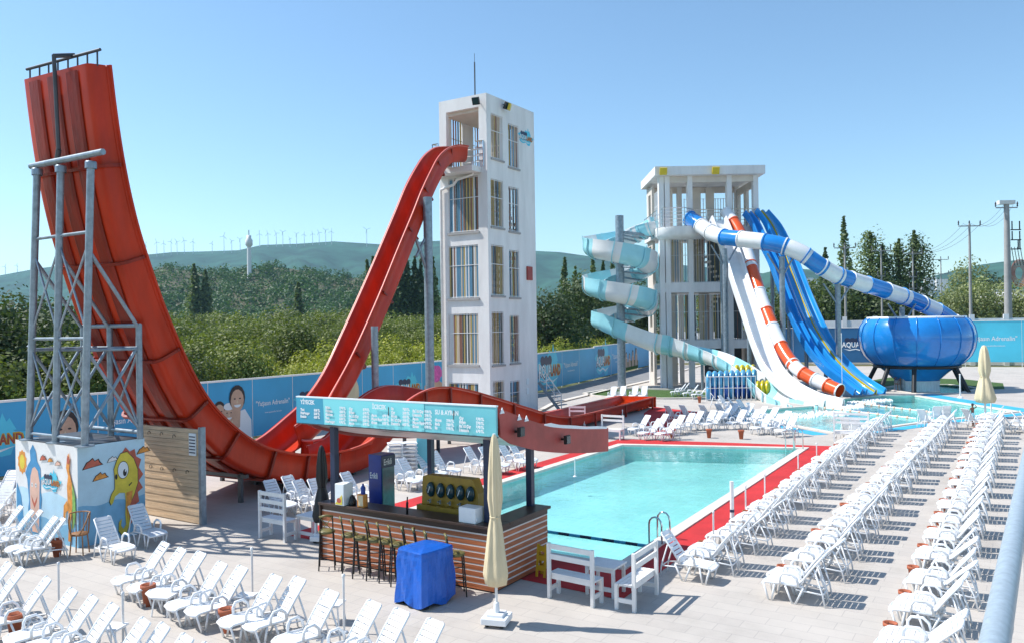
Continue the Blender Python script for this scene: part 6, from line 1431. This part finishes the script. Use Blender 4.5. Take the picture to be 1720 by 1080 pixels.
# ================================================================ PERSON
def person(loc, rz):
    """slim figure walking, seen from behind, right hand raised to the head"""
    t = thing('person', 'small tanned person in turquoise swim shorts walking beside the loungers, one arm raised', 'person', loc)
    J = [((0, 0, .50), .062), ((0, 0, .60), .058), ((0, .0, .72), .066), ((0, 0, .80), .045), ((0, 0, .845), .024),   # pelvis..neck
         ((0, .005, .90), .047), ((0, .005, .955), .040)]
    Ed = [(0, 1), (1, 2), (2, 3), (3, 4), (4, 5), (5, 6)]
    def ch(par, pts):
        for p, r_ in pts: J.append((p, r_)); Ed.append((par, len(J)-1)); par = len(J)-1
    for s_ in (-1, 1):
        ch(0, [((s_*.045, 0, .46), .050), ((s_*.055, s_*.07, .27), .032), ((s_*.055, s_*.05-.03, .06), .019), ((s_*.055, s_*.05+.045, .02), .015)])
    ch(3, [((-.085, 0, .79), .026), ((-.125, -.01, .66), .019), ((-.13, .04, .55), .014), ((-.13, .05, .50), .012)])
    ch(3, [((.085, 0, .79), .026), ((.19, .01, .84), .019), ((.12, .03, .93), .014), ((.085, .03, .95), .012)])
    me = bpy.data.meshes.new('body'); me.from_pydata([p for p, _ in J], Ed, []); o = bpy.data.objects.new('body', me); COL.objects.link(o); o.parent = t
    m = o.modifiers.new('skin', 'SKIN'); m.use_smooth_shade = True
    if not me.skin_vertices: bpy.context.view_layer.objects.active = o
    if not me.skin_vertices:
        me.attributes.new('x', 'FLOAT', 'POINT') if 0 else None
    try:
        for v, (_, r_) in zip(me.skin_vertices[0].data, J): v.radius = (r_, r_*.85)
        me.skin_vertices[0].data[0].use_root = True
    except Exception as e: print('skin', e)
    o.modifiers.new('sub', 'SUBSURF').levels = 1; o.modifiers['sub'].render_levels = 2; me.materials.append(M['body'])
    k = MB(); k.lathe((0, 0, 0), [(.072, .60), (.078, .52), (.085, .46)], 14); k.v = [(x+loc[0], y*.8+loc[1], z) for x, y, z in k.v]
    for s_ in (-1, 1):
        b = MB(); b.tube((s_*.047+loc[0], loc[1], .49), (s_*.054+loc[0], s_*.045+loc[1], .33), .060, 12, .052); off = len(k.v); k.v += b.v; k.f += [tuple(i+off for i in f) for f in b.f]; k.m += b.m; k.s += b.s
    k.build('shorts', M['tqw'], t); k = MB(); k.lathe((loc[0], loc[1]-.006, .0), [(.046, .90), (.054, .935), (.050, .975), (.03, 1.0), (0, 1.005)], 14); k.build('hair', M['hair'], t)
    t.rotation_euler.z = rz; return t
q = G(1634, 716); person((q.x, q.y, 0), YW)
# ================================================================ UTILITY POLES, MAST, TURBINES
def upole(name, px, yt, d, r, lab, arms=((.0, .9),), group=None, ins=3):
    p = at(px, 546, d); H = CH+(546-(px-860)*.0143-yt)*d/CF; t = thing(name, lab, 'utility pole', (p.x, p.y, 0)); k = MB(); k.tube((p.x, p.y, -.1), (p.x, p.y, H), r, 10, r*.6); k.build('shaft', M['concrete'], t)
    for dz, hw_ in arms:
        k = MB(); k.bar(V((p.x, p.y, H-dz-.3))-RH*hw_, V((p.x, p.y, H-dz-.3))+RH*hw_, .12, .12); k.build('crossarm', M['concrete'], t)
        for i in range(ins): q = V((p.x, p.y, H-dz-.2))+RH*lerp(-hw_, hw_, i/(ins-1) if ins > 1 else .5); k = MB(); k.lathe(tuple(q), [(.05, 0), (.10, .15), (.06, .22), (.10, .35), (.05, .6), (0, .62)], 8); k.build('insulator', M['dgrey'], t)
    return t, H, p
pa, HA, PA = upole('utility_pole', 1694, 342, 96, .48, 'thick tall concrete utility pole with a box head and a red coil at right', ((0.2, 1.3),), None, 2)
k = MB(); k.frame(V((PA.x, PA.y, HA-.1))-RH*1.0-FH*.3, RH*1.9, FH*.6, V((0, 0, .45))); k.build('pole_cap', M['wpaint'], pa)
for z in (2.2, 3.4, 4.5): k = MB(); k.frame(V((PA.x, PA.y, HA-z-1))+RH*.5, RH*1.2, FH*.12, V((0, 0, .12))); k.frame(V((PA.x, PA.y, HA-z-1))+RH*(.6 if z < 4 else 1.3), RH*.1, FH*.1, V((0, 0, 1.1))); k.frame(V((PA.x, PA.y, HA-z-1))+RH*1.5, RH*.1, FH*.1, V((0, 0, 1.1))); k.build('switch_frame', M['black'], pa)
cc = V((PA.x, PA.y, HA-8.3))+RH*1.35; rg = random.Random(3)
for i in range(6):
    k = MB(); r_ = .62+.14*i; k.path([cc+RH*(r_*.8*cos(a)+.05*i)+V((0, 0, r_*1.25*sin(a)))+FH*.05*i for a in [2*pi*j/24 for j in range(25)]], .032, 6); k.build('red_cable_coil', M['mrd'], pa)
for i in range(4): k = MB(); k.tube(V((PA.x, PA.y, HA-5.2))+RH*(.5+.35*i), cc+RH*(-.5+.35*i)+V((0, 0, .9)), .04, 5); k.build('cable', M['black'], pa)
for a in [(1631, 376, 104, .22, 'thin concrete utility pole with three insulators, left of the thick one', ((0, 1.4),)), (1421, 413, 112, .20, 'pale utility pole before the tall slender poplar, with one crossarm', ((0, 1.5),)),
          (1482, 418, 112, .16, 'pale utility pole before the broad poplar-like tree', ((0, 1.3), (3.5, .5), (5, .5))), (1535, 423, 112, .16, 'pale utility pole before the tall feathery tree', ((0, 1.3), (3.2, .5), (4.8, .5))), (1582, 434, 170, .16, 'small far utility pole in the gap between the trees', ((0, 1.6), (3, 1.6)))]:
    upole('utility_pole', *a)
def wire(a, b, lab, sag=1.2):
    a, b = V(a), V(b); k = MB(); k.path([lerp(a, b, i/16)-V((0, 0, sag*4*(i/16)*(1-i/16))) for i in range(17)], .018, 4); tag(k.build('power_line', M['dgrey']), lab, 'cable', 'power lines')
for s_ in (-1, 0, 1): wire(at(1631+s_*14, 376, 104), at(1694+s_*8, 345, 96), 'thin overhead power line between the nearest poles, %s of three' % ['left', 'middle', 'right'][s_+1]); wire(at(1631+s_*14, 378, 104), at(1535+s_*9, 424, 112), 'thin overhead power line left of the thin pole, %s of three' % ['left', 'middle', 'right'][s_+1])
# telecom mast on the wooded hill
mt_ = at(420, 546, 520); mz = CH+(552-398)*520/CF; mb0 = CH+(552-455)*520/CF
t = thing('hilltop_tower', 'slim white tower with a wider head on top of the wooded hill', 'tower', (mt_.x, mt_.y, mb0-6)); k = MB(); k.lathe((mt_.x, mt_.y, 0), [(1.5, mb0-8), (1.2, mz-5)], 16); k.build('shaft', M['wpaint'], t)
k = MB(); k.lathe((mt_.x, mt_.y, 0), [(1.2, mz-6.5), (2.3, mz-5.2), (2.3, mz-2), (1.5, mz-1), (1.4, mz+1), (0, mz+1.2)], 18); k.build('head', M['wpaint'], t); k = MB(); k.tube((mt_.x, mt_.y, mz+1), (mt_.x, mt_.y, mz+4.5), .25, 6); k.build('antenna', M['dgrey'], t)
# wind turbines along the ridge
wm = mat('turbine_white', (.50, .54, .58), .5)
def turb(px, top, foot, lab, first=[None]):
    d = 2250; p = at(px, 546, d); zt_ = CH+(546-(px-860)*.0143-top)*d/CF; zf_ = CH+(546-(px-860)*.0143-foot)*d/CF-8
    t = thing('wind_turbine', lab, 'wind turbine', (p.x, p.y, zf_), 'wind turbines on the ridge'); h = zt_-zf_; sc = h
    k = MB(); k.tube((p.x, p.y, zf_), (p.x, p.y, zt_), .8, 6, .5); k.build('mast', wm, t); a0 = (px*1.37) % 2.1; k = MB()
    for i in range(3): a = a0+i*2*pi/3; k.bar(V((p.x, p.y, zt_))-FH*2, V((p.x, p.y, zt_))-FH*2+(RH*cos(a)+V((0, 0, sin(a))))*h*.24, .8, .4, up=FH)
    k.build('rotor', wm, t)
TB = [(246, 411, 429), (265, 407, 427), (277, 409, 426), (289, 406, 425), (299, 406, 425), (311, 404, 424), (326, 406, 424), (358, 409, 423), (378, 397, 422), (391, 405, 421), (405, 402, 420), (438, 393, 413), (452, 393, 411), (466, 392, 411), (477, 390, 410), (489, 401, 411), (500, 393, 410), (513, 394, 409), (527, 393, 408), (538, 391, 408), (549, 387, 407), (559, 389, 407), (618, 386, 411), (700, 398, 408), (10, 448, 463), (30, 446, 457)]
for i, (px, a, b) in enumerate(TB): turb(px, a, b, 'tiny white wind turbine on the far ridge, %s from the left' % ordw(i))
# small village hints on the right and a building with a round roof
t = thing('round_roof_building', 'low cream building with an overhanging round roof among the olive trees', 'building', tuple(at(1672, 546, 128).xy)+(0,)); c = at(1675, 546, 128)
k = MB(); k.lathe((c.x, c.y, 0), [(4.2, 0), (4.2, 6.6)], 20); k.build('wall', M['plaster2'], t); k = MB(); k.lathe((c.x, c.y, 0), [(5.4, 6.4), (5.6, 7.4), (2, 8.6), (0, 8.7)], 24); k.build('roof', M['plaster'], t)
for i, (px, d, w_, h, lab) in enumerate(((1568, 140, 7, 6.5, 'pale sandy wall left of the olive trees'), (1700, 150, 10, 9.5, 'white building behind the trees at the right edge'))):
    t = thing('house', lab, 'building', tuple(at(px, 546, d).xy)+(0,)); c = at(px, 546, d); k = MB(); k.box((c.x, c.y, h/2), (w_, 6, h), YW); k.build('wall', M['plaster2' if i == 0 else 'plaster'], t); k = MB(); k.box((c.x, c.y, h+.15), (w_+.8, 6.8, .3), YW); k.build('roof', M['plaster'], t)
rv = random.Random(6)
for i, px in enumerate([1337, 1343, 1350, 1357, 1362, 1549, 1556, 1562, 1567, 1572, 1577, 1581]):
    px = px; d = rv.uniform(820, 1080); yy = rv.uniform(462, 484) if px < 1400 else rv.uniform(468, 486)
    p = at(px, yy, d); k = MB(); k.box((p.x, p.y, p.z-3), (rv.uniform(7, 13), 8, 12), rv.uniform(0, 1)); tag(k.build('far_house', M['plaster']), 'tiny pale house on the far hazy slope, %s from the left' % ordw(i), 'house', 'far houses on the hazy slope')
# ================================================================ BALCONY RAIL NEAR THE CAMERA
t = thing('balcony_railing', 'brushed steel balcony railing close to the camera at the bottom right', 'railing', (0, 1.5, 0))
ra = G(1670, 1085, 4.10); rb = G(1722, 800, 4.10); d_ = (rb-ra); 
k = MB(); k.tube(ra-d_*.8, rb+d_*2.5, .0215, 18); k.build('handrail', mat('satin_rail', (.36, .43, .48), .45, .15, var=.12, vs_=60), t)
for f in (-.55, .55, 2.0): q = ra+d_*f; k = MB(); k.tube((q.x+.03, q.y, 3.0), (q.x+.03, q.y, 4.09), .017, 12); k.build('post', M['steel'], t)
k = MB(); k.tube(ra-d_*.8+V((.035, 0, -.22)), rb+d_*2.5+V((.035, 0, -.22)), .012, 10); k.build('mid_rail', M['chrome'], t)
k = MB(); k.tube(ra-d_*.8+V((.035, 0, -.45)), rb+d_*2.5+V((.035, 0, -.45)), .012, 10); k.build('mid_rail', M['chrome'], t)
# ================================================================ AIR
hz = MB(); hz.bbox((-3600, -60, -3), (2100, 3300, 262)); o = hz.build('haze', M['ground']); o['kind'] = 'stuff'
hm = bpy.data.materials.new('haze_air'); hm.use_nodes = True; nt = hm.node_tree; nt.nodes.remove(nt.nodes['Principled BSDF'])
pv = nt.nodes.new('ShaderNodeVolumePrincipled'); pv.inputs['Color'].default_value = (.42, .74, 1, 1); pv.inputs['Density'].default_value = .000115; pv.inputs['Anisotropy'].default_value = .2
nt.links.new(pv.outputs[0], nt.nodes['Material Output'].inputs['Volume']); o.data.materials.clear(); o.data.materials.append(hm)
